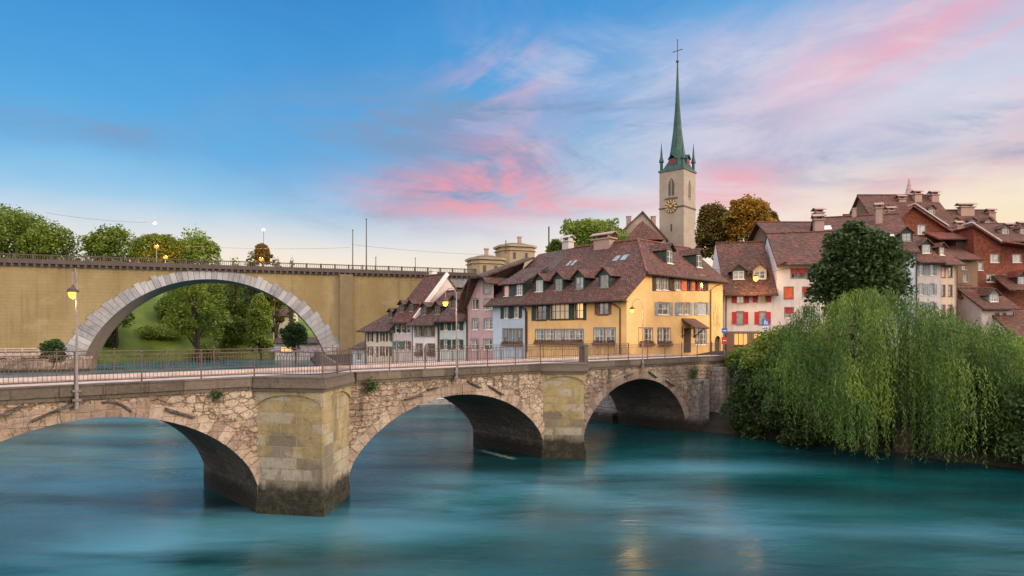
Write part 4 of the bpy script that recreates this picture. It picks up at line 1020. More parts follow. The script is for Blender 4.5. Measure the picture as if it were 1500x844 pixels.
# -- light blue house
h = quay_house('blue_house', 'narrow light blue house with dark shutters between the yellow and the pink house', 18.55, 13.1, 16, 'blue')
h.win('front', (738, 450, 745, 467), 2, 2, 'lr', 'green', 'd', 'white', swf=.6); h.win('front', (753, 449, 760, 466), 2, 2, 'lr', 'green', 'dim', 'white', swf=.6)
for i in range(3): h.win('front', (736.5 + i * 10, 482, 745.5 + i * 10, 505), 2, 3, '', kind='c', fm='grayframe', box=True)
h.face('front', 0, h.W, -4, 5.5); h.poly([(0, 0, -4), (0, 16, -4), (0, 16, 5), (0, 8, 11.7), (0, 0, 5.5)]); h.done()
h.slab([(-.5, -.9, zf(-.9) + .05), (h.W - .2, -.9, zf(-.9) + .05), (h.W - .2, RY, RZ + .05), (-.5, RY, RZ - .2)], 'roof_dark', .22)
h.slab([(-.5, RY + .004, RZ - .2), (h.W - .2, RY + .004, RZ), (h.W - .2, 16.3, 5), (-.5, 16.3, 4.8)], 'roof_dark', .22)
m = MB(); m.tube([(-.5, -.98, zf(-.9) - .05), (h.W - .2, -.98, zf(-.9) - .05)], .07, 6); m.build('gutter', 'darkwood', h.root)
# wide shed dormer with two windows
a0, a1, z0, z1 = h.rect('front', (736, 414, 767, 433), .45); zb = zf(.45) - .1
zt_ = zb + (z1 - z0) * 1.0
m = MB(); y0_ = .45
for q in (a0, a1): m.poly([(q, y0_, zb), (q, y0_ + 3.2, zb), (q, y0_ + 3.2, zt_ + 1.3), (q, y0_, zt_)])
m.poly([(a0, y0_ + .02, zb), (a1, y0_ + .02, zb), (a1, y0_ + .02, zt_), (a0, y0_ + .02, zt_)]); dm = m.build('dormer', 'green', h.root, fix=False)
h.win('front', (a0 + .45, a0 + 1.05, zb + .15, zt_ - .12), 2, 2, '', kind='pinkb', px=False, par=dm, d0=y0_ - .16, reg=False)
h.win('front', (a1 - 1.0, a1 - .2, zb + .15, zt_ - .12), 2, 3, '', kind='c', px=False, par=dm, d0=y0_ - .16, reg=False)
m = MB(); m.slab([(a0 - .35, y0_ - .45, zt_), (a1 + .35, y0_ - .45, zt_), (a1 + .35, y0_ + 3.6, zt_ + 2.1), (a0 - .35, y0_ + 3.6, zt_ + 2.1)], .12); m.build('dormer_roof', 'roof_dark', dm)
h.chimney(3.2, 9.2, 9.5, 12.9, 1.0, 'greyish', True)
h.pipe('front', h.W - .1, -3, 4.6, hook=(-.3, .5))
# -- pink house with rounded gable
h = quay_house('pink_house', 'dusty pink house with a rounded gable overhang', 23.3, 18.55, 15, 'pink', .12)
for (x0, x1, kd, shh) in ((690.5, 701, 'c', ''), (709, 723, 'c', '')): h.win('front', (x0, 438, x1, 453.5), 2, 1, shh, kind=kd)
for (x0, x1) in ((692, 700.5), (710, 722)): h.win('front', (x0, 467, x1, 483), 2, 3, 'lr', 'bluegray', 'c', swf=.14)
for (x0, x1) in ((690, 701), (708, 724)): h.win('front', (x0, 497, x1, 513), 2, 2, '', kind='c')
h.win('front', (708.5, 415, 719, 430), 1, 1, '', kind='gray', fm='grayframe')
prof2 = [(-.45, 4.3), (.0, 5.4), (.45, 6.5), (1.0, 7.4), (1.7, 8.1), (2.6, 8.45), (3.6, 8.45), (4.4, 8.2), (5.1, 7.5)]
h.face('front', 0, h.W, -4, 5.3); W_ = h.W
# wall above, under the curved eaves
up = [o for o in h.open['front'] if o[3] > 5.3]
xs_ = sorted({0, W_, .45, 1.0, 1.7, 2.6, 3.6, 4.4, *[q for o in up for q in o[:2]]})
for a, b in zip(xs_[:-1], xs_[1:]):
    za, zb_ = lerp(a, [p[0] for p in prof2], [p[1] for p in prof2]), lerp(b, [p[0] for p in prof2], [p[1] for p in prof2]); mid = (a + b) / 2; lo = 5.3
    for o in sorted([o for o in up if o[0] < mid < o[1]], key=lambda o: o[2]):
        if o[2] > lo: h.poly([(a, 0, lo), (b, 0, lo), (b, 0, o[2]), (a, 0, o[2])])
        lo = max(lo, o[3])
    h.poly([(a, 0, lo), (b, 0, lo), (b, 0, zb_), (a, 0, za)])
h.poly([(0, 0, -4), (0, 15, -4), (0, 15, 5.4), (0, 0, 5.4)]); h.done(top=5.6)
m = MB()
for p, q in zip(prof2[:-1], prof2[1:]): m.slab([(p[0], -1.3, p[1] + .12), (q[0], -1.3, q[1] + .12), (q[0], 3, q[1] + .12), (p[0], 3, p[1] + .12)], .16)
m.slab([(2.1, -1.35, 8.45), (4.3, -1.35, 8.40), (4.9, 6.5, 11.2), (3.2, 6.5, 11.2)], .2)
m.slab([(-.6, -.3, 4.4), (2.1, -1.35, 8.45), (3.2, 6.5, 11.2), (-.6, 8.0, 6.2)], .2)
m.build('roof', 'roof_dark', h.root); m = MB(); m.box(.05, .17, -.16, -.03, -4, 5); m.build('downpipe', 'darkwood', h.root)
h.chimney(.6, 8, 5, 8.9, 1.0, 'greyish', True)
# -- pale green, white, lilac, cream houses
def gv(h, rows): 
    for r_ in rows: h.win('front', *r_[:1], **r_[1])
h = quay_house('pale_green_house', 'pale green house with dark green shutters left of the pink house', 28.6, 23.3, 13, 'mint', .05)
for y0, y1 in ((469, 484), (497.5, 512)):
    h.win('front', (650, y0, 656, y1), 2, 2, 'lr', 'green', 'c', swf=.75); h.win('front', (667.5, y0, 674, y1), 2, 2, 'lr', 'green', 'c', swf=.7)
h.face('front', 0, h.W, -4, 4.0); h.gable(4.0, 8.9, .8, .2, 'roof_dark', 6.0); h.done()
h.dormer(1.5, 1.2, 1.3, 1.2, kind='d', wm='darkwood', fm='grayframe', roof='roof_dark'); h.dormer(4.0, 1.2, 1.3, 1.2, kind='d', wm='darkwood', fm='grayframe', roof='roof_dark'); h.pipe('front', .05, -4, 3.3, hook=(.5, .5))
h = quay_house('white_house', 'white house with a wide four part window and a low eave in the quay row', 34.2, 28.6, 13, 'whitepl')
for i in range(4): h.win('front', (607.5 + i * 7.6, 478, 614 + i * 7.6, 493), 1, 1, '', kind='d' if i % 2 else 'c', fm='grayframe', swf=.2)
h.win('front', (609, 504, 619, 520), 2, 2, '', kind='c', fm='grayframe', box=True); h.win('front', (626, 504, 637, 520), 2, 2, '', kind='d', fm='grayframe', box=True)
h.face('front', 0, h.W, -4, 3.7); h.gable(3.7, 7.6, 1.1, .2, 'roof_dark', 5.5); h.done()
h.dormer(1.4, .8, 1.3, 1.2, kind='d', wm='darkwood', fm='grayframe', roof='roof_dark'); h.dormer(4.2, .8, 1.4, 1.2, kind='d', wm='darkwood', fm='grayframe', roof='roof_dark'); h.pipe('front', h.W - .1, -4, 3.0, hook=(-.9, .4))
h = quay_house('lilac_house', 'pale lilac house with a steep tall roof and white gable edge', 39.0, 34.2, 11, 'lilac', .1)
for i in range(3): h.win('front', (579 + i * 8, 474, 584.5 + i * 8, 488), 1, 2, 'l', 'green', 'd', swf=.35)
h.win('front', (580, 500, 586, 512), 2, 2, 'lr', 'teal', 'd', swf=.5); h.win('front', (593, 500, 599, 512), 2, 2, 'lr', 'brownsh', 'd', swf=.5)
h.face('front', 0, h.W, -4, 4.1); h.gable(4.1, 10.0, .7, .1, 'roof', 5.3); h.done()
m = MB(); m.slab([(h.W + .08, -.2, 4.05), (h.W + .34, -.2, 4.05), (h.W + .34, 5.3, 10.35), (h.W + .08, 5.3, 10.35)], .5); m.build('verge_board', 'whitepl', h.root)
h.dormer(1.2, .6, 1.2, 1.2, kind='d', wm='darkwood', fm='grayframe', roof='roof_dark'); h.dormer(3.4, .6, 1.2, 1.2, kind='d', wm='darkwood', fm='grayframe', roof='roof_dark'); h.chimney(1.0, 6.0, 8, 10.8, .8, 'whitepl', False); h.pipe('front', h.W - .1, -4, 3.4)
h = quay_house('cream_house', 'cream house with dark shutters and a low roof at the left end of the row', 46.0, 39.0, 11, 'cream')
for y0, y1 in ((487, 500.5), (508.5, 522)):
    h.win('front', (540.5, y0, 545, y1), 2, 2, 'lr', 'darkwood', 'd', swf=.35); h.win('front', (551.5, y0, 554, y1), 1, 2, '', kind='d', fm='darkwood'); h.win('front', (559, y0, 562, y1), 1, 2, 'lr', 'darkwood', 'd', swf=.45); h.win('front', (568, y0, 572, y1), 2, 2, 'lr', 'darkwood', 'd', swf=.5)
h.face('front', 0, h.W, -4, 2.8); h.poly([(0, 0, -4), (0, 11, -4), (0, 11, 2.8), (0, 0, 2.8)]); h.done()
m = MB()
m.slab([(-.9, -.9, 2.35), (h.W + .2, -.9, 2.35), (h.W + .2, 5.2, 7.0), (4.3, 5.2, 7.0)], .2); m.slab([(-.9, 11.5, 2.35), (-.9, -.9, 2.352), (4.3, 5.2, 7.0), (4.3, 5.3, 7.0)], .2); m.slab([(h.W + .2, 11.5, 2.35), (-.9, 11.5, 2.354), (4.3, 5.3, 7.0), (h.W + .2, 5.3, 7.0)], .2)
m.build('roof', 'roof_dark', h.root)
h.eave, h.kr = 3.0, .76
for a in (4.4, 6.1): h.dormer(a, 1.4, 1.0, 1.0, kind='d', wm='darkwood', fm='grayframe', roof='roof_dark')
m = MB(); m.tube([(-.9, -.98, 2.25), (h.W + .2, -.98, 2.25)], .07, 6); m.build('gutter', 'darkwood', h.root); h.pipe('front', .2, -4, 2.0, hook=(-.6, .3))
# small lean-to beside the viaduct pilaster
h = quay_house('lean_to_shed', 'small pale shed with a dark pent roof at the left end of the row', 49.6, 46.3, 4, 'blue')
h.win('front', (523, 518, 529, 528), 2, 2, '', kind='d'); h.face('front', 0, h.W, -4, -.1); h.gable(-.1, 1.6, .5, .2, 'roof_dark', 3.8); h.done()
# ------------------------------------------------------------------ houses on the right of the bridge end
GT = 'old town houses right of the bridge'
def town_house(name, label, x0, Y0, x1, Y1, D, mat, z0=6.1):
    A = at(x0, HY, Y0); B = at(x1, HY, Y1); d = B - A
    return House(name, label, (A.x, A.y), z0, math.atan2(d.y, d.x), math.hypot(d.x, d.y), D, mat, GT)
def fz(h, x, y, off=0): return h.px('front', x, y, off)[1]
def fa(h, x, off=0): return h.px('front', x, HY, off)[0]
h = town_house('red_shutter_house', 'white house with bright red shutters and a lit shop window below', 1060, 74, 1138, 73, 14, 'whitepl')
h.win('front', (1079, 429, 1090, 444), 2, 3, 'lr', 'redsh', 'dim', 'cream', swf=.62); h.win('front', (1110, 428, 1122, 443), 2, 3, 'lr', 'redsh', 'dim', 'cream', swf=.6)
h.win('front', (1079, 457, 1089, 475), 1, 1, 'lr', 'redsh', 'gray', 'grayframe', swf=.65); h.win('front', (1112, 457, 1122, 475), 1, 1, 'lr', 'redsh', 'gray', 'grayframe', swf=.65)
h.win('front', (1075, 488, 1096, 506), 3, 1, '', kind='lit', fm='wood'); h.win('front', (1104, 488, 1124, 506), 3, 1, '', kind='lit', fm='wood')
zg = fz(h, 1100, 485.5); ze = fz(h, 1100, 424); W_ = h.W
h.face('front', 0, W_, zg, ze); h.gable(ze, 13.1, .9, -.02, 'roof', 7); h.done()
h.wall = MB(); h.face('front', 0, W_, -2, zg - .002); h.wall.build('ground_floor', 'brownpl', h.root, fix=False)
for xc in (1082, 1113): h.dormer(fa(h, xc, 1.3), 1.3, 1.5, 1.15, kind='d', wm='green' if xc < 1100 else 'beige', roof='roof', rise=.65, rover=.35)
h.pipe('front', .25, 0, ze - .6); m = MB(); m.box(-.2, 0.0, -.05, .4, -2, ze); m.build('corner_strip', 'graysh', h.root)
# lantern in front of the roof
q = at(1107, 408, 71.6); root = empty('hanging_lantern', q, 0, 'bright lit lantern hanging on wires before the roof of the red shuttered house', 'lantern')
m = MB(); m.lathe([(.02, .55), (.06, .4), (.24, .30), (.26, .2)], n=10); m.build('lamp_hood', 'iron', root)
m = MB(); m.lathe([(0, -.28), (.22, -.18), (.29, .02), (.27, .2), (0, .21)], n=10); m.build('lamp_globe', 'lamp', root)
m = MB(); m.tube([(-4.5, .8, 1.1), (-2, .3, .75), (0, 0, .55), (2, .3, .8), (4.3, .9, 1.3)], .018, 4); m.build('wire', 'iron', root)
ld = bpy.data.lights.new('lamp_light', 'POINT'); ld.energy = 420; ld.color = (1, .58, .16); ld.shadow_soft_size = .35
lo = bpy.data.objects.new('lamp_light', ld); COL.objects.link(lo); lo.parent = root; lo.location = (0, -.1, -.4)

h = town_house('red_blind_house', 'tall white house with red window blinds beside the dark tree', 1138, 73, 1262, 71, 14, 'whitepl')
for x0, x1, k in ((1159, 1169, 'half'), (1170.5, 1180.5, 'half'), (1182, 1192.5, 'd')): h.win('front', (x0, 394, x1, 407), 2, 3, '', kind=k, fm='grayframe')
h.win('front', (1149, 421, 1161.5, 437), 1, 1, '', kind='orange', fm='redsh'); h.win('front', (1176, 421, 1189, 437), 2, 2, '', kind='half')
h.win('front', (1150, 451, 1162, 466), 4, 3, '', kind='half'); h.win('front', (1177, 450, 1191, 466), 4, 3, '', kind='d')
for x0 in (1205, 1232): 
    for y0 in (394, 421, 450): h.win('front', (x0, y0, x0 + 13, y0 + 15), 2, 2, '', kind='c')
ze = fz(h, 1170, 384); h.face('front', 0, h.W, -2, ze); h.gable(ze, 14.1, .8, .1, 'roof', 7); h.done()
m = MB(); m.slab([(-.05, -.8, ze - .4), (.9, -.8, ze + .1), (.9, .1, ze + .1), (-.05, .1, ze - .4)], .12); m.build('eave_bracket', 'roof', h.root)
h.chimney(fa(h, 1199, 9), 9, 11, 15.9, 1.1, 'chim', True)

h = town_house('teal_shutter_house', 'bluish white house with teal green shutters, half behind the dark tree', 1208, 81, 1341, 78, 18, 'blue', 7)
h.win('front', (1310, 377, 1318, 397), 2, 3, 'lr', 'teal', 'c', swf=1.1); h.win('front', (1310, 409, 1318, 426), 2, 3, 'lr', 'teal', 'c', swf=1.1); h.win('front', (1310, 440, 1318, 457), 2, 3, 'lr', 'teal', 'c', swf=1.1)
ze = fz(h, 1300, 366); zr = fz(h, 1260, 318, 9); h.face('front', 0, h.W, -2, ze); h.gable(ze, zr, 1.0, .3, 'roof', 9); h.done()
for xc in (1292, 1306):
    y_ = 3.2; a = fa(h, xc, y_); m = MB(); m.slab([(a - .3, y_ - .35, h.roofz(y_ - .35) + .03), (a + .3, y_ - .35, h.roofz(y_ - .35) + .03), (a + .3, y_ + .35, h.roofz(y_ + .35) + .03), (a - .3, y_ + .35, h.roofz(y_ + .35) + .03)], .05); m.build('skylight', 'curtain', h.root)
a = fa(h, 1209, 7); m = MB(); m.slab([(a - .5, 5.5, h.roofz(5.5) + .05), (a + .6, 5.5, h.roofz(5.5) + .05), (a + .6, 6.6, h.roofz(6.6) + .05), (a - .5, 6.6, h.roofz(6.6) + .05)], .06); m.build('skylight', 'curtain', h.root)
[h.dormer(fa(h, xq, 1.6), 1.6, 1.3, 1.2, kind='d', wm='green', fm='grayframe', rise=.6) for xq in (1222, 1328)]
h.chimney(fa(h, 1251, 9), 9, zr - .5, zr + 1.1, .5, 'chim', False); h.chimney(fa(h, 1287, 7), 7, zr - 3, zr + .6, .8, 'chim', True); h.pipe('front', h.W + .05, 0, ze - .5)

h = town_house('brown_roof_house', 'small brown roofed house peeping over the roof of the red blind house', 1133, 92, 1212, 92, 9, 'brownpl', 9)
ze = fz(h, 1160, 346); h.face('front', 0, h.W, -2, ze); h.gable(ze, fz(h, 1160, 327, 4.5), .8, .8, 'roof', 4.5); h.done()
h.chimney(fa(h, 1199, 2), 2, ze - 1, fz(h, 1199, 313, 2), 1.15, 'chim', True)

h = town_house('grey_shutter_house', 'greyish white house with grey blue shutters, right of the teal shutters', 1341, 82, 1378, 82, 10, 'greyish', 7.5)
for y0, y1 in ((387.5, 403.5), (416, 432), (443, 458)):
    h.win('front', (1347, y0, 1352, y1), 2, 2, 'lr', 'bluegray', 'd', swf=.85); h.win('front', (1363, y0, 1368, y1), 2, 2, 'lr', 'bluegray', 'gray' if y0 > 410 else 'd', swf=.8)
ze = fz(h, 1360, 379); h.face('front', 0, h.W, -2, ze); h.gable(ze, ze + 3.6, .9, .05, 'roof', 5); h.done()
h.dormer(fa(h, 1357, .9), .9, 1.3, 1.3, kind='d', wm='green', rise=.6, rover=.35); h.pipe('front', .1, 0, ze - .4)
h = town_house('beige_house', 'narrow beige house with plain brown windows beside the grey blue shutters', 1378.4, 82, 1402, 82.5, 10, 'beige', 7.5)
for y0, y1 in ((391, 406), (418, 434), (447, 464)): h.win('front', (1379.8, y0, 1384.5, y1), 1, 2, '', kind='pinkb' if y0 < 400 else 'd', fm='wood'); h.win('front', (1389.5, y0, 1395, y1), 1, 2, '', kind='d', fm='wood')
ze = fz(h, 1390, 382); h.face('front', 0, h.W, -2, ze); h.gable(ze, ze + 3.4, 1.0, .35, 'roof', 5); h.done()
h.dormer(fa(h, 1380, 1), 1.0, 1.0, 1.2, kind='d', wm='wood', rise=.5); h.pipe('front', h.W - .12, 0, ze - .6)

# red tiled gable houses stepping up the hill
def fan(h, pts): h.poly([(fa(h, x), 0, fz(h, x, y)) for x, y in pts])
def back_slab(m, h, p, q, L, th=.2, over=.6, up=.1):
    a0, z0 = h.px('front', *p); a1, z1 = h.px('front', *q)
    m.slab([(a0, -over, z0 + up), (a1, -over, z1 + up), (a1, L, z1 + up), (a0, L, z0 + up)], th)
h = town_house('red_gable_house', 'red tiled gable wall with one small window above the beige house', 1306, 92, 1402, 92, 14, 'tile_wall', 10)
h.win('front', (1344.5, 330, 1355.5, 343), 2, 2, '', kind='c')
o = h.open['front'][0]; zb = o[2] - .6; zt2 = o[3] + .5
h.face('front', fa(h, 1312), fa(h, 1372), -2, zb); xa, xb = fa(h, 1340), fa(h, 1360)
h.face('front', xa, xb, zb, zt2)
h.poly([(fa(h, 1312), 0, zb), (xa, 0, zb), (xa, 0, zt2), (xa, 0, fz(h, 1340, 307)), (fa(h, 1334), 0, fz(h, 1334, 303)), (fa(h, 1312), 0, fz(h, 1312, 325))])
h.poly([(xb, 0, zb), (fa(h, 1372), 0, zb), (fa(h, 1372), 0, fz(h, 1372, 328)), (xb, 0, fz(h, 1360, 321))]); h.poly([(xa, 0, zt2), (xb, 0, zt2), (xb, 0, fz(h, 1360, 321)), (xa, 0, fz(h, 1340, 307))])
h.poly([(fa(h, 1312), 0, -2), (fa(h, 1312), 14, -2), (fa(h, 1312), 14, fz(h, 1312, 325)), (fa(h, 1312), 0, fz(h, 1312, 325))])
h.poly([(fa(h, 1372), 0, -2), (fa(h, 1402), 0, -2), (fa(h, 1402), 0, fz(h, 1402, 349)), (fa(h, 1372), 0, fz(h, 1372, 328))]); h.poly([(fa(h, 1402), 0, -2), (fa(h, 1402), 14, -2), (fa(h, 1402), 14, fz(h, 1402, 349)), (fa(h, 1402), 0, fz(h, 1402, 349))]); h.done(room=False)
m = MB(); back_slab(m, h, (1308, 330), (1334, 302), 14); back_slab(m, h, (1334, 302), (1412, 354), 14); m.build('roof', 'roof_red', h.root)
m = MB(); back_slab(m, h, (1337, 301), (1386, 333.5), 1.2, .16, .66, .24); m.build('verge_board', 'greyish', h.root)
m = MB(); A0 = fa(h, 1376, -3); B0 = fa(h, 1429, -3); zz0 = fz(h, 1400, 349.5, -3); zz1 = fz(h, 1400, 334, 1); m.slab([(A0, -3, zz0), (B0, -3, zz0), (B0 - .3, 1.5, zz1), (A0 - .4, 1.5, zz1)], .2); m.build('lower_roof', 'roof_red', h.root)
m = MB(); m.box(fa(h, 1398, -2), fa(h, 1427, -2), -2.3, 1, -2, zz0 - .1); m.build('timber_wall', 'darkwood', h.root)
h.chimney(fa(h, 1404, 4), 4, zz1 - 1.5, zz1 + .7, .9, 'chim', True)
h = town_house('red_gable_house', 'red tiled gable wall with three small windows at the right edge', 1427, 88, 1530, 88, 14, 'tile_wall', 9)
for r_ in ((1469, 402.5, 1478, 413), (1433, 385, 1440, 396), (1451, 373, 1463, 384.5), (1483.5, 373, 1496, 384.5), (1445.5, 402.5, 1458, 413)): h.win('front', r_, 2, 2, '', kind='c')
zl = fz(h, 1450, 368); h.face('front', 0, h.W, -2, zl)
h.poly([(0, 0, zl), (h.W, 0, zl), (h.W, 0, fz(h, 1530, 366)), (fa(h, 1466), 0, fz(h, 1466, 360)), (0, 0, fz(h, 1427, 334))]); h.poly([(0, 0, -2), (0, 14, -2), (0, 14, fz(h, 1427, 334)), (0, 0, fz(h, 1427, 334))]); h.done(room=False)
m = MB(); back_slab(m, h, (1424, 331.5), (1466, 358), 14); back_slab(m, h, (1462, 356.5), (1540, 368), 14, .2, 1.6); m.build('roof', 'roof_red', h.root)
m = MB(); back_slab(m, h, (1420, 328.5), (1463, 356), 1.2, .16, .66, .24); m.build('verge_board', 'greyish', h.root)
z_ = fz(h, 1480, 425, -3); m = MB(); m.slab([(fa(h, 1476, -3), -3.4, z_), (h.W, -3.4, z_), (h.W, -.02, z_ + 2.2), (fa(h, 1478, -3), -.02, z_ + 2.2)], .2); m.build('lower_roof', 'roof', h.root)
h.eave, h.kr = z_ + 2, .65; h.dormer(fa(h, 1496, -2), -2.2, 1.4, 1.3, z=z_ + .6, kind='d', wm='green', k=.65, rise=.7, roof='roof_red', L=2.1)
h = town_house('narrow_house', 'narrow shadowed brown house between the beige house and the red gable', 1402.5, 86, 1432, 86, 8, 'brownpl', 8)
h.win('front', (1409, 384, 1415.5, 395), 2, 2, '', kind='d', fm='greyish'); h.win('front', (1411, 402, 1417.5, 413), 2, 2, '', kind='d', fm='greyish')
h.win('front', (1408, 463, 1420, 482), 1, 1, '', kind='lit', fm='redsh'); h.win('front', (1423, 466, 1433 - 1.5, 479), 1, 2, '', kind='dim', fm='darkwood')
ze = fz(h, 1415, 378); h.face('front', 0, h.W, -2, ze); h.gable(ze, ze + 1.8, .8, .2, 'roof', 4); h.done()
z_ = fz(h, 1425, 440, -1.6); m = MB(); m.slab([(fa(h, 1404, -1.6), -1.8, z_ + .3), (fa(h, 1446, -1.6), -1.8, z_ - .3), (fa(h, 1440, -1.6), -.02, z_ + 2.0), (fa(h, 1404, -1.6), -.02, z_ + 2.6)], .16); m.build('lower_roof', 'roof', h.root)
h = town_house('shop_house', 'low pale lilac house with a grey dormer, below the red gable at the right', 1438, 81, 1486, 81, 8, 'lilac', 6.5)
for r_ in ((1458.5, 459, 1463.5, 469), (1469, 459, 1474, 469), (1461, 482, 1466, 497), (1471, 482, 1477, 499)): h.win('front', r_, 1, 2, '', kind='d', fm='wood')
ze = fz(h, 1460, 449); h.face('front', 0, h.W, -2, ze); h.gable(ze, fz(h, 1460, 424, 4), .7, .3, 'roof', 4); h.done(); h.dormer(fa(h, 1456, .8), .8, 1.2, 1.15, kind='c', wm='bluegray', rise=.6, rover=.35); h.pipe('front', h.W - .2, 0, ze - .6)
h = town_house('edge_house', 'pale house with a lit doorway cut by the right edge of the view', 1484, 78, 1560, 78, 8, 'whitepl', 6.5)
h.win('front', (1494, 498, 1503, 520), 1, 1, '', kind='lit', fm='redsh'); ze = fz(h, 1500, 488); h.face('front', 0, h.W, -2, ze); h.gable(ze, fz(h, 1500, 455, 4), .9, .3, 'roof', 4); h.done()
# roofs higher up the hill
for (nm, lb, x0, x1, Y, ye, yr, ch) in (('hill_house', 'dark roofed house with three chimneys at the top of the hill', 1288, 1398, 108, 330, 287, ((1320, 285), (1343, 278), (1368, 279))),
        ('hill_house', 'dark roofed house with two broad chimneys right of the hilltop', 1396, 1476, 112, 345, 309, ((1415, 297), (1451, 305))),
        ('hill_house', 'dark roofed house with chimneys at the far right of the skyline', 1468, 1560, 106, 352, 329, ((1478, 326), (1496, 324))),
        ('hill_house', 'low roofed house left of the hilltop with one chimney', 1268, 1330, 102, 345, 316, ((1304, 302),))):
    h = town_house(nm, lb, x0, Y, x1, Y, 12, 'brownpl', 12)
    ze = fz(h, (x0 + x1) / 2, ye); h.face('front', 0, h.W, -4, ze); h.gable(ze, fz(h, (x0 + x1) / 2, yr, 6), .6, .5, 'roof', 6); h.done()
    for q in range(3): h.dormer(h.W * (.2 + .3 * q), 2.0, 1.2, 1.1, kind='d', wm='chim', fm='grayframe', rise=.5)
    for (cx_, cy_) in ch: zt = fz(h, cx_, cy_, 5); h.chimney(fa(h, cx_, 5), 5, zt - 3.5, zt - .9, 1.2 if cx_ != 1415 else 2.4, 'chim', True, 1.0)
# ------------------------------------------------------------------ church
cx0 = at(1001.5, HY, 148); TA = -math.atan(.866); S = 6.13
c_, s_ = math.cos(TA), math.sin(TA)
tow = empty('church_tower', (cx0.x - c_ * S, cx0.y - s_ * S, 18), TA, 'tall square church tower with a gilt clock and a needle thin green copper spire', 'church tower')
def tz(y): return CZ + (HY - y) / FPX * 150 - 18
ZT = tz(248)
m = MB(); m.box(0, S, 0, S, 0, ZT - .3); m.build('wall', 'tower', tow)
m = MB(); m.box(-.22, S + .22, -.22, S + .22, ZT - .35, ZT + .05); m.build('cornice', 'darkcop', tow)
zsc = tz(304); m = MB(); m.box(-.14, S + .14, -.14, S + .14, zsc - .15, zsc + .15); m.box(S * .24, S * .76, -.2, -.10, tz(290) - .25, tz(290)); m.build('string_course', 'clock', tow)
def lancet(face, zb, zt, w):
    m = MB(); n = 8; P = [(-w / 2, zb), (w / 2, zb)]
    P += [(w / 2 - w * .5 * (i / n), zt - w * 1.0 + w * 1.0 * math.sin(i / n * 1.57)) for i in range(n + 1)] + [(-w / 2 + w * .5 * (1 - i / n), zt - w * 1.0 + w * 1.0 * math.sin((1 - i / n) * 1.57)) for i in range(1, n + 1)]
    f = (lambda a, d, z: (S / 2 + a, d, z)) if face == 0 else (lambda a, d, z: (S - d, S / 2 + a, z))
    m.extr([f(a, -.03, z) for a, z in P], (0, .06, 0) if face == 0 else (-.06, 0, 0)); w_ = m.build('window', 'clock', tow)
    m = MB(); m.extr([f(a, -.07, z) for a, z in ((-.09, zb), (.09, zb), (.09, zt - .3), (-.09, zt - .3))], (0, .04, 0) if face == 0 else (-.04, 0, 0)); 
    m.extr([f(a, -.08, z) for a, z in ((-w / 2 - .2, zb - .25), (w / 2 + .2, zb - .25), (w / 2 + .2, zb), (-w / 2 - .2, zb))], (0, .08, 0) if face == 0 else (-.08, 0, 0)); m.build('mullion', 'tower', w_)
lancet(0, tz(287), tz(261), 1.5); lancet(1, tz(290), tz(264), 1.2)
m = MB(); m.box(S / 2 - .22, S / 2 + .22, -.03, .03, tz(339), tz(328)); m.build('window', 'clock', tow)
def dial(face):
    zc = tz(302.5); r = 1.5
    f = (lambda a, d, z: (S / 2 + a, d, z)) if face == 0 else (lambda a, d, z: (S - d, S / 2 + a, z)); n = 28
    ex = lambda k: (0, k, 0) if face == 0 else (-k, 0, 0)
    m = MB(); m.extr([f(r * math.cos(6.283 * i / n), -.26, zc + r * math.sin(6.283 * i / n)) for i in range(n)], ex(.1)); ck = m.build('clock_face', 'clock', tow)
    m = MB()
    for i in range(12):
        t = 6.283 * i / 12
        m.extr([f(q * math.cos(t + e), -.30, zc + q * math.sin(t + e)) for q, e in ((r * .68, -.09), (r * .97, -.10), (r * .97, .10), (r * .68, .09))], ex(.035))
    for q0, q1 in ((.55, .60),):
        for i in range(24):
            t0, t1 = 6.283 * i / 24, 6.283 * (i + 1) / 24; m.extr([f(r * q * math.cos(t), -.29, zc + r * q * math.sin(t)) for q, t in ((q0, t0), (q1, t0), (q1, t1), (q0, t1))], ex(.02))
    m.build('hour_marks', 'gold', ck)
    m = MB()
    for t, l in ((.75, .85), (2.5, .6)): m.extr([f(math.cos(t) * r * l + math.sin(t) * .07, -.33, zc + math.sin(t) * r * l - math.cos(t) * .07), f(math.cos(t) * r * l - math.sin(t) * .07, -.33, zc + math.sin(t) * r * l + math.cos(t) * .07), f(-math.sin(t) * .1 - math.cos(t) * .3, -.33, zc + math.cos(t) * .1 - math.sin(t) * .3), f(math.sin(t) * .1 - math.cos(t) * .3, -.33, zc - math.cos(t) * .1 - math.sin(t) * .3)], ex(.02))
    m.build('clock_hands', 'gold', ck)
dial(0)
def octa(r, c=S / 2): return [(c + r * math.cos(math.pi / 8 + math.pi / 4 * k), c + r * math.sin(math.pi / 8 + math.pi / 4 * k)) for k in range(8)]
rows = [(S / 2 + .25, ZT + .05, 4), (2.55, ZT + 1.3, 4), (1.95, tz(232), 8), (1.45, tz(215), 8), (.90, tz(185), 8), (.50, tz(150), 8), (.29, tz(120), 8), (.16, tz(92), 8), (.10, tz(84), 8)]
m = MB(); prev = None
for (r, zz, n) in rows:
    if n == 4: ring = [(S / 2 + r * max(-1, min(1, 1.42 * math.cos(math.pi / 8 + math.pi / 4 * k))), S / 2 + r * max(-1, min(1, 1.42 * math.sin(math.pi / 8 + math.pi / 4 * k))), zz) for k in range(8)]
    else: ring = [(a, b, zz) for a, b in octa(r * 1.08)]
    if prev:
        for k in range(8): m.poly([prev[k], prev[(k + 1) % 8], ring[(k + 1) % 8], ring[k]])
    prev = ring
m.poly(prev); sp_ = m.build('spire', 'copper', tow)
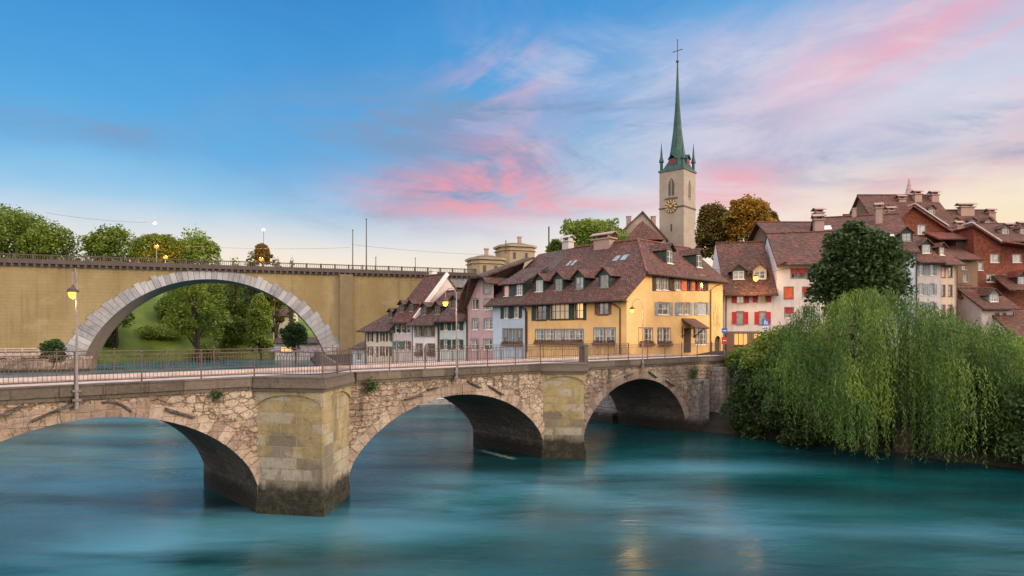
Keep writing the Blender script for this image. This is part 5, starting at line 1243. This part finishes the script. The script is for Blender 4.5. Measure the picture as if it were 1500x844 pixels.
for (a, b) in ((.35, .35), (S - .35, .35), (S - .35, S - .35), (.35, S - .35)):
    m = MB(); m.lathe([(.34, 0), (.36, 2.0), (.62, 2.1), (.30, 3.3), (.08, 6.0), (.05, 6.6)], (a, b, ZT), 8); m.build('corner_turret', 'copper', tow)
for (f, lbl) in ((0, 1), (1, 1)):
    g_ = (lambda a, d, z: (S / 2 + a, d, z)) if f == 0 else (lambda a, d, z: (S - d, S / 2 + a, z))
    m = MB(); m.hexa([g_(a, d, z) for z in (ZT + .9, ZT + 2.6) for a, d in ((-.8, .35), (.8, .35), (.8, 2), (-.8, 2))]); lu = m.build('lucarne', 'copper', tow)
    m = MB(); m.hexa([g_(a, d, z) for z in (ZT + 1.1, ZT + 2.4) for a, d in ((-.62, .30), (.62, .30), (.62, .36), (-.62, .36))]); m.build('louvre', 'louvre', lu)
    m = MB(); [m.slab([g_(0, .1, ZT + 3.6), g_(0, 2.2, ZT + 3.6), g_(q * 1.05, 2.2, ZT + 2.5), g_(q * 1.05, .1, ZT + 2.5)], .1) for q in (-1, 1)]; m.build('lucarne_roof', 'copper', lu)
m = MB(); cz_ = tz(84); m.tube([(S / 2, S / 2, cz_ - .5), (S / 2, S / 2, tz(52))], .09, 6); m.lathe([(0, -.45), (.32, -.2), (.36, 0), (.3, .25), (0, .42)], (S / 2, S / 2, cz_), 10); m.lathe([(0, -.2), (.2, 0), (0, .2)], (S / 2, S / 2, tz(52)), 6)
za = tz(68); m.tube([(S / 2 - 1.05, S / 2, za), (S / 2 + 1.05, S / 2, za)], .09, 5); m.lathe([(0, -.2), (.18, 0), (0, .2)], (S / 2 - 1.05, S / 2, za), 6); m.lathe([(0, -.2), (.18, 0), (0, .2)], (S / 2 + 1.05, S / 2, za), 6)
m.build('cross', 'clock', tow)
h = town_house('church_nave', 'grey gabled church nave with a brown lower roof, left of the tower', 898, 140, 976, 140, 16, 'tower', 18); h.root['group'] = 'church buildings'; h.root['category'] = 'church'
fan(h, [(898, 378), (976, 378), (976, 350), (941, 311), (898, 350)]); h.done(room=False)
m = MB(); back_slab(m, h, (894, 354), (941, 310), 16, .3, .4); back_slab(m, h, (941, 310), (980, 354), 16, .3, .4); m.build('roof', 'roof_dark', h.root)
m = MB(); zr_, zl_, zq_ = fz(h, 944, 321, -5), fz(h, 918, 352, -5), fz(h, 970, 352, -5); m.slab([(fa(h, 944, -5), -3, zr_), (fa(h, 918, -5), -6, zl_), (fa(h, 944, -5), -6.5, zl_ - .1)], .2)
m.slab([(fa(h, 944, -5), -3, zr_), (fa(h, 916, -5), -6, zl_), (fa(h, 916, -5), 0, zl_), (fa(h, 944, -5), 0, zr_)], .2); m.slab([(fa(h, 944, -5), -3, zr_ + .002), (fa(h, 972, -5), -6, zq_), (fa(h, 972, -5), 0, zq_), (fa(h, 944, -5), 0, zr_ + .002)], .2)
m.slab([(fa(h, 944, -5), -3, zr_), (fa(h, 972, -5), -6, zl_), (fa(h, 916, -5), -6, zl_)], .2); m.build('chapel_roof', 'roof', h.root)
for x in (921, 957): h.chimney(fa(h, x, 1), 1, fz(h, x, 335, 1), fz(h, x, 318, 1), .9, 'chim', False)
sp2 = empty('cathedral_spire', at(1332, 330, 300), 0, 'thin openwork stone spire far behind the hilltop roofs', 'spire'); zk = 300 / FPX
m = MB(); m.lathe([(4.2, 0), (3.0, 30 * zk), (1.9, 45 * zk), (.9, 58 * zk), (.45, 66 * zk), (.3, 68 * zk)], n=8); m.build('spire', 'pink', sp2)
m = MB()
for q in (36, 44, 52, 58): m.lathe([(0.2, q * zk - .5), (3.0 - (q - 30) * .07, q * zk), (.2, q * zk + .5)], n=8)
m.build('crocket', 'pink', sp2)
# ------------------------------------------------------------------ trees
GH = 'trees on the grassy hillside'; GL = 'trees above the viaduct on the left'; GA = 'trees behind the roofs'
px_tree('leafy_tree', 'broad green tree at the left edge rising highest above the viaduct', -70, 72, 300, 400, 195, 'l_mid', 9000, .75, 1, GL, hillz, trunk_h=.1, nl=22)
px_tree('leafy_tree', 'green tree sloping down to the first gap above the viaduct', 25, 119, 325, 400, 190, 'l_mid', 7000, .7, 2, GL, hillz, trunk_h=.08, nl=18)
px_tree('leafy_tree', 'round green tree between the first gap and the orange lamps', 118, 215, 328, 402, 192, 'l_mid', 7000, .7, 3, GL, hillz, trunk_h=.08, nl=18)
px_tree('leafy_tree', 'green tree with a reddish edge right behind the pair of orange lamps', 192, 268, 343, 402, 168, 'l_mid', 5000, .6, 4, GL, None, trunk_h=.08, nl=14)
px_tree('leafy_tree', 'bright green tree right of the orange lamps above the viaduct', 242, 331, 336, 404, 190, 'l_light', 7000, .7, 5, GL, hillz, trunk_h=.08, nl=18)
px_tree('leafy_tree', 'small dark tree left of the single orange lamp', 355, 384, 365, 395, 215, 'l_dark', 1500, .7, 6, GL, hillz, trunk_h=.08)
px_tree('leafy_tree', 'small rusty tree behind the single orange lamp', 372, 396, 357, 395, 172, 'l_rust', 1500, .6, 7, GL, None, trunk_h=.08)
px_tree('leafy_tree', 'low dark reddish tree right of the single orange lamp', 392, 416, 374, 395, 215, 'l_rust', 1200, .7, 8, GL, hillz, trunk_h=.08)
px_tree('leafy_tree', 'tiny green tree top showing over the viaduct parapet', 421, 433, 374, 395, 215, 'l_mid', 500, .6, 9, GL, hillz, trunk_h=.08)
px_tree('leafy_tree', 'faint low green tree in the gap right of the bright green tree', 330, 358, 376, 396, 220, 'l_light', 1200, .6, 10, GL, hillz, trunk_h=.08)
px_tree('hillside_tree', 'tall bright green tree in the middle of the viaduct arch', 240, 308, 414, 517, 219, 'l_light', 8000, .62, 20, GH, hillz, trunk_h=.06, nl=18)
px_tree('hillside_tree', 'bright slender tree near the right side of the viaduct arch', 362, 398, 430, 518, 206, 'l_light', 5500, .55, 21, GH, hillz, trunk_h=.1, nl=16, ragged=.2)
px_tree('hillside_tree', 'low bushy green tree between the two bright trees', 310, 368, 462, 518, 212, 'l_mid', 5000, .6, 22, GH, hillz, trunk_h=.02, nl=14)
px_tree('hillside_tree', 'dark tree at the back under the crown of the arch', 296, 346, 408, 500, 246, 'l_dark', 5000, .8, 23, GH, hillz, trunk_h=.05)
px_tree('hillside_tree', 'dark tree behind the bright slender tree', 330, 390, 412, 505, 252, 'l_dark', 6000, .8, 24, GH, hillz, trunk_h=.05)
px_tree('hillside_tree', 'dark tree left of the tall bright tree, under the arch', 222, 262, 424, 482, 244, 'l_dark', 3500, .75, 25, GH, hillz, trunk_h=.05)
px_tree('hillside_tree', 'dark spreading tree before the white house under the arch', 412, 452, 472, 522, 186, 'l_dark', 3600, .5, 26, GH, hillz, trunk_h=.3, nl=16, squash=.8, ragged=.7)
px_tree('hillside_tree', 'dark shrub on the lawn near the left foot of the arch', 144, 168, 478, 505, 190, 'l_dark', 1500, .45, 27, GH, hillz, trunk_h=.02)
px_tree('hillside_tree', 'dark hedge like tree on the lawn below the slope', 174, 216, 470, 494, 222, 'l_dark', 2600, .55, 28, GH, hillz, trunk_h=.02, squash=.9)
px_tree('hillside_tree', 'green bush at the water below the tall bright tree', 206, 262, 484, 520, 208, 'l_mid', 3000, .5, 29, GH, hillz, trunk_h=.02)
px_tree('hillside_tree', 'yellowish low bush on the bank below the bushy tree', 284, 320, 503, 520, 202, 'l_light', 1600, .45, 30, GH, hillz, trunk_h=.02)
px_tree('hillside_tree', 'green bush by the left foot of the viaduct arch', 160, 186, 470, 492, 216, 'l_mid', 1200, .5, 31, GH, hillz, trunk_h=.02)
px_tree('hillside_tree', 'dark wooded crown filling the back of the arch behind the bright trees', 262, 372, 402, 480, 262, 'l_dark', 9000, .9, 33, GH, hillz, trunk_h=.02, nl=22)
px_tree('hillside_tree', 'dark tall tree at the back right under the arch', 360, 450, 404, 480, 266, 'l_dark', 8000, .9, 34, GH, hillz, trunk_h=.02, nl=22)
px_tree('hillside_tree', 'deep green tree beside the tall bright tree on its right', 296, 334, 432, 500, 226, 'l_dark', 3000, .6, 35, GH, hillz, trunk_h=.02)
px_tree('hillside_tree', 'deep green tree between the bushy tree and the slender tree', 334, 376, 440, 500, 224, 'l_mid', 3500, .6, 36, GH, hillz, trunk_h=.02)
px_tree('bank_bush', 'dark bush on the rocky bank left of the viaduct arch', 60, 96, 497, 535, 134, 'l_dark', 2200, .35, 32, None, None, trunk_h=.02, ragged=.7, cat='bush')
px_tree('roof_tree', 'light green tree showing above the ridge of the big yellow house', 820, 912, 322, 400, 128, 'l_light', 6000, .5, 40, GA, None, trunk_h=.1, nl=20)
px_tree('roof_tree', 'small green tree top left of the light tree above the ridge', 800, 832, 350, 400, 132, 'l_mid', 1500, .45, 41, GA, None, trunk_h=.1)
px_tree('roof_tree', 'dark olive tree right beside the church tower', 1017, 1074, 298, 395, 122, 'l_rust', 6000, .5, 42, GA, None, trunk_h=.1, nl=20)
px_tree('roof_tree', 'golden autumn tree, the tallest behind the roofs', 1062, 1128, 288, 395, 118, 'l_autumn', 8000, .5, 43, GA, None, trunk_h=.1, nl=22)
px_tree('roof_tree', 'small olive tree at the right of the golden autumn tree', 1116, 1144, 308, 390, 124, 'l_rust', 2500, .5, 44, GA, None, trunk_h=.1)
px_tree('broad_tree', 'dense dark green tree rising behind the weeping willow', 1196, 1322, 338, 560, 60, 'l_dark', 20000, .34, 50, None, None, trunk_h=.36, nl=30, ragged=.65, dens=1.5)
# shrubs on the bank
GB = 'shrubs on the right bank'
def shrub(label, x0, x1, yt, yb, Y, mat, n, seed, leaf=.2):
    px_tree('bank_shrub', label, x0, x1, yt, yb, Y, mat, n, leaf, seed, GB, None, trunk_h=.02, nl=18, cat='shrub', dens=1.6)
shrub('bright green bush between the bridge end and the willow, topmost on the bank', 1092, 1205, 476, 600, 49.5, 'l_mid', 13000, 60)
shrub('dark green bush low over the water beside the bridge abutment', 1066, 1160, 520, 655, 50.5, 'l_dark', 11000, 61)
shrub('mid green bush at the left foot of the willow', 1115, 1225, 535, 672, 47, 'l_dark', 11000, 62)
shrub('olive hedge bush beside the end of the bridge railing', 1062, 1120, 508, 560, 56, 'l_mid', 4500, 63, .16)
shrub('golden green bush in front of the lit shop window', 1092, 1150, 492, 545, 57, 'l_autumn', 3600, 64, .16)
shrub('dark bush deep in the shade under the willow', 1200, 1330, 545, 660, 46, 'l_dark', 9000, 65)  # this and the next two: dark fill added as shade inside the willow
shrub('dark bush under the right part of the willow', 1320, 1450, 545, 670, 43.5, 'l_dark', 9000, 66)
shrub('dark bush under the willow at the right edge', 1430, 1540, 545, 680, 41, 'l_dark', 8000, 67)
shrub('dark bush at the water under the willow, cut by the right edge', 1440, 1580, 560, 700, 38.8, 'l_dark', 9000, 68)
shrub('pale green bush behind the willow below the edge house', 1405, 1560, 492, 560, 56, 'l_light', 7000, 69)
# weeping willow
rng = np.random.default_rng(99)
wx, wy = 26.2, 43.6
wr = empty('weeping_willow', (wx, wy, 1.0), 0, 'huge weeping willow trailing light green branches over the water', 'tree')
oxp = [1128, 1140, 1150, 1170, 1195, 1215, 1240, 1262, 1285, 1310, 1340, 1380, 1420, 1460, 1500, 1540, 1580, 1610]; oyp = [540, 505, 484, 458, 440, 428, 418, 413, 420, 430, 440, 453, 467, 478, 492, 508, 535, 580]
bys = [600, 585, 600, 628, 645, 655, 664, 668, 668, 664, 662, 668, 676, 684, 692, 700, 705, 710]
pts = []
def frond(x, y, ztop, zbot, seed_dx):
    L = ztop - zbot; n = int(L / .135)
    if n < 3: return
    k = np.arange(n) / n; ph = rng.uniform(0, 6.28); a = rng.uniform(0, 6.28)
    px_ = x + seed_dx[0] * np.minimum(k * 3, 1) ** .6 + .10 * np.sin(k * 5 + ph) * k + rng.normal(size=n) * .035
    py_ = y + seed_dx[1] * np.minimum(k * 3, 1) ** .6 + .10 * np.cos(k * 4 + ph) * k + rng.normal(size=n) * .035
    pts.append(np.stack([px_, py_, ztop - k * L], 1))
# clumps of fronds hang from the ends of many limbs, so bunches and dark gaps alternate
for bun in range(128):
    bx_ = rng.uniform(17.9, 40.5) if bun > 24 else rng.uniform(17, 31); bd = rng.uniform(-1.0, .9) if bun > 24 else rng.uniform(-.25, .25); lift = rng.uniform(.86, 1.03)
    for c in range(int(rng.integers(3, 6))):
        X0 = bx_ + rng.normal() * .34; dd = np.clip(bd + rng.normal() * .07, -1, 1); ry = 5.6
        pxx = CX + X0 / 43.5 * FPX; top = CZ + (HY - np.interp(pxx, oxp, oyp)) / FPX * 43.0
        bot = max(.05, CZ + (HY - np.interp(pxx, oxp, bys)) / FPX * 41.0 - .7)
        fall = math.sqrt(max(0, 1 - dd * dd)); zt = 3.0 + (top - 3.0) * (.36 + .64 * fall) if top > 3.0 else top
        zt *= lift
        Y0 = wy - .6 + dd * ry * min(1, .45 + .55 * math.sqrt(max(0, 1 - ((X0 - 28.5) / 13.5) ** 2)))
        for k in range(int(rng.integers(6, 12))):
            r_ = rng.normal(size=2) * .22
            drop = rng.uniform(.35, 1.0) ** (.75 if dd < -.3 else 1.4) if rng.random() < .82 else rng.uniform(.12, .4)
            zb = max(bot + abs(rng.normal()) * .5, zt - (zt - bot) * drop)
            frond(X0 + r_[0], Y0 + r_[1], zt - abs(rng.normal()) * .22, zb, (rng.normal() * .30 + (X0 - 26) * .03, (Y0 - wy) * .10 + rng.normal() * .22))
P = np.concatenate(pts); n = len(P)
T = rng.normal(size=(n, 3)) * np.array([.42, .42, .30]); T[:, 2] -= .85; T /= np.linalg.norm(T, axis=1)[:, None]
B = np.cross(T, rng.normal(size=(n, 3))); B /= np.linalg.norm(B, axis=1)[:, None]
s = rng.uniform(.18, .32, n)[:, None]; wv = .024
V = np.stack([P - B * wv * .6, P + T * s * .5 - B * wv, P + T * s, P + T * s * .5 + B * wv], 1).reshape(-1, 3) - np.array([wx, wy, 1.0])
meshobj('crown', V, np.arange(n * 4).reshape(-1, 4), 'l_willow', wr)
m = MB(); m.tube([(0, 0, -1.2), (.2, 0, 1.2), (.1, .1, 3.0)], .62, 10, .5)
for i in range(15):
    a = rng.uniform(0, 6.28); L = rng.uniform(3, 8); X1 = math.cos(a) * L * 1.2; Y1 = math.sin(a) * L * .55
    zt = np.interp(CX + (wx + X1) / 43.5 * FPX, oxp, oyp); zt = CZ + (HY - zt) / FPX * 43 - 1.0
    m.tube([(0.1, .1, 2.6), (X1 * .3, Y1 * .3, 3.2 + (zt - 4) * .55), (X1 * .65, Y1 * .65, zt - 1.6), (X1, Y1, zt - 2.0)], .22, 6, .05)
m.build('trunk', 'bark', wr)
# ------------------------------------------------------------------ house, cafe and parasols seen through the viaduct arch
A = at(400, HY, 232); h = House('riverside_house', 'white house among the trees seen through the viaduct arch', (A.x, A.y), 2.5, .05, 6.6, 8, 'cream'); 
h.win('front', (408.5, 465, 413, 474), 2, 2, '', kind='d'); h.win('front', (408.5, 485, 413, 494), 2, 2, '', kind='d')
ze = fz(h, 412, 462); h.face('front', 0, h.W, -3, ze); h.gable(ze, ze + 2.4, .5, .4, 'roof_dark', 4); h.done()
A = at(402, HY, 200); h = House('cafe_pavilion', 'low white riverside cafe with a lit orange window under the arch', (A.x, A.y), 2.4, .1, 14, 6, 'whitepl', None, 'cafe')
h.win('front', (411, 508, 427, 517), 3, 1, '', kind='lit', fm='wood'); ze = fz(h, 420, 502); h.face('front', 0, h.W, -4, ze); h.gable(ze, ze + 1.3, .7, .4, 'roof_dark', 3); h.done()
p0 = None
for i, (x, yt, lb) in enumerate(((403, 511, 'lilac grey parasol left of the lit cafe window'), (437, 512, 'lilac grey parasol just right of the lit cafe window'), (455, 513, 'second lilac grey parasol right of the cafe window'), (470, 514, 'lilac grey parasol nearest the right foot of the viaduct arch'))):
    if p0 is None:
        p0 = empty('parasol', (0, 0, 0), 0, lb, 'parasol', 'parasols of the riverside cafe'); m = MB(); m.tube([(0, 0, 0), (0, 0, 2.6)], .05, 6); m.build('pole', 'pole', p0)
        m = MB(); m.lathe([(1.7, 2.05), (1.72, 2.15), (.9, 2.55), (.05, 2.8)], n=8); m.build('canopy', 'parasol', p0); o = p0
    else: o = copy_tree(p0); o['label'] = lb
    q = at(x, yt, 184); o.location = (q.x, q.y, q.z - 2.75)
# ------------------------------------------------------------------ boat, foam, signs
q = at(645, 592, 74); bo = empty('rowing_boat', (q.x, q.y, 0), .2, 'white boat on the water seen through the middle arch', 'boat')
def hull(w, z0, z1, sh=1.0):
    st = []
    for i in range(13):
        f = i / 12; x = -2.3 * sh + 4.6 * sh * f; k = math.sin(min(1, .38 + f * .62 if f < .5 else (1 - f) * 2 * .69 + 0.0) * 1.57) if f > .5 else .78 + .3 * f
        k = max(.02, k); st.append((x, w * k, z0 + .12 * max(0, f - .6) ** 1 * 3, z1 + .25 * f * f))
    return st
m = MB(); st = hull(.85, -.15, .55)
for a, b in zip(st[:-1], st[1:]):
    for sg in (-1, 1): m.poly([(a[0], sg * a[1] * .55, a[2]), (b[0], sg * b[1] * .55, b[2]), (b[0], sg * b[1], b[3]), (a[0], sg * a[1], a[3])])
    m.poly([(a[0], -a[1] * .55, a[2]), (b[0], -b[1] * .55, b[2]), (b[0], b[1] * .55, b[2]), (a[0], a[1] * .55, a[2])])
a = st[0]; m.poly([(a[0], -a[1] * .55, a[2]), (a[0], a[1] * .55, a[2]), (a[0], a[1], a[3]), (a[0], -a[1], a[3])]); m.build('hull', 'white', bo)
m = MB(); [m.box(x, x + .28, -.66, .66, .32, .37) for x in (-1.4, -.2, .9)]; m.build('bench', 'wood', bo)
m = MB(); [m.tube([(k[0], sg * k[1], k[3] + .02) for k in st], .04, 5) for sg in (-1, 1)]; m.build('gunwale', 'graysh', bo)
m, ntf, p, v, o_ = newmat('foam_water'); p.inputs['Base Color'].default_value = (.75, .82, .85, 1); p.inputs['Roughness'].default_value = .6
ge = ntf.nodes.new('ShaderNodeTexCoord'); a_, b_, c_ = sep(ntf, ge.outputs['Generated'])
al = ((a_ * (a_ * -1.0 + 1.0) * 4).clamp() * (b_ * (b_ * -1.0 + 1.0) * 4).clamp() * (noise(ntf, vec(ntf, a_ * 5, b_ * 2, 0.0), 2, 4).step(.3, .7))) * .8; ntf.links.new(al.v, p.inputs['Alpha'])
M['foam'] = m
f0 = at(699, 659, 950 * 7.95 / 169); f1 = at(757, 674, 950 * 7.95 / 184); d = (f1 - f0); d.z = 0; nn = Vector((-d.y, d.x, 0)).normalized()
m = MB(); ang = math.atan2(d.y, d.x); m.poly([(0, -.35, 0), (d.length, -.3, 0), (d.length, .3, 0), (0, .35, 0)]); o = m.build('foam', 'foam', fix=False); o.location = (f0.x, f0.y, .03); o.rotation_euler = (0, 0, ang); tag(o, 'white foam where the river meets the second pier', 'foam', kind='stuff')
def post_sign(px, pybase, ytop, Y, label, plates):
    b = at(px, pybase, Y); top = at(px, ytop, Y); root = empty('traffic_sign', b, 0, label, 'traffic sign')
    m = MB(); m.tube([(0, 0, -.8), (0, 0, top.z - b.z)], .035, 6); m.build('pole', 'pole', root)
    for (y0, y1, w, mt, marks) in plates:
        z1, z0 = at(px, y0, Y).z - b.z, at(px, y1, Y).z - b.z; m = MB(); m.box(-w / 2, w / 2, -.07, -.045, z0, z1); pl_ = m.build('sign_plate', mt, root)
        hh = z1 - z0; k = MB()
        for (a0, a1, c0, c1) in marks: k.box(a0 * w, a1 * w, -.078, -.07, z0 + c0 * hh, z0 + c1 * hh)
        if marks: k.build('symbol', 'white' if mt != 'white' else 'sign', pl_)
fig = [(-.16, -.02, .70, .86), (-.2, .0, .40, .68), (-.22, -.13, .14, .40), (-.06, .02, .14, .40), (0, .12, .52, .60), (.16, .26, .54, .66), (.13, .29, .26, .52), (.14, .19, .12, .26), (.23, .28, .12, .26)]
post_sign(1121, 520, 466, 60, 'blue traffic sign with a white walking figure in front of the red shutters', [(467, 477, .62, 'sign', fig), (478, 487, .55, 'white', [(-.3, -.1, .55, .8), (.0, .32, .55, .8), (-.3, .25, .2, .4)])])
post_sign(1061, 516, 480, 63, 'small blue and red sign post beside the arched door of the yellow house', [(481, 488, .55, 'sign', [(-.3, .3, .4, .6)]), (494, 504, .55, 'signred', [(-.28, .28, .44, .56)])])
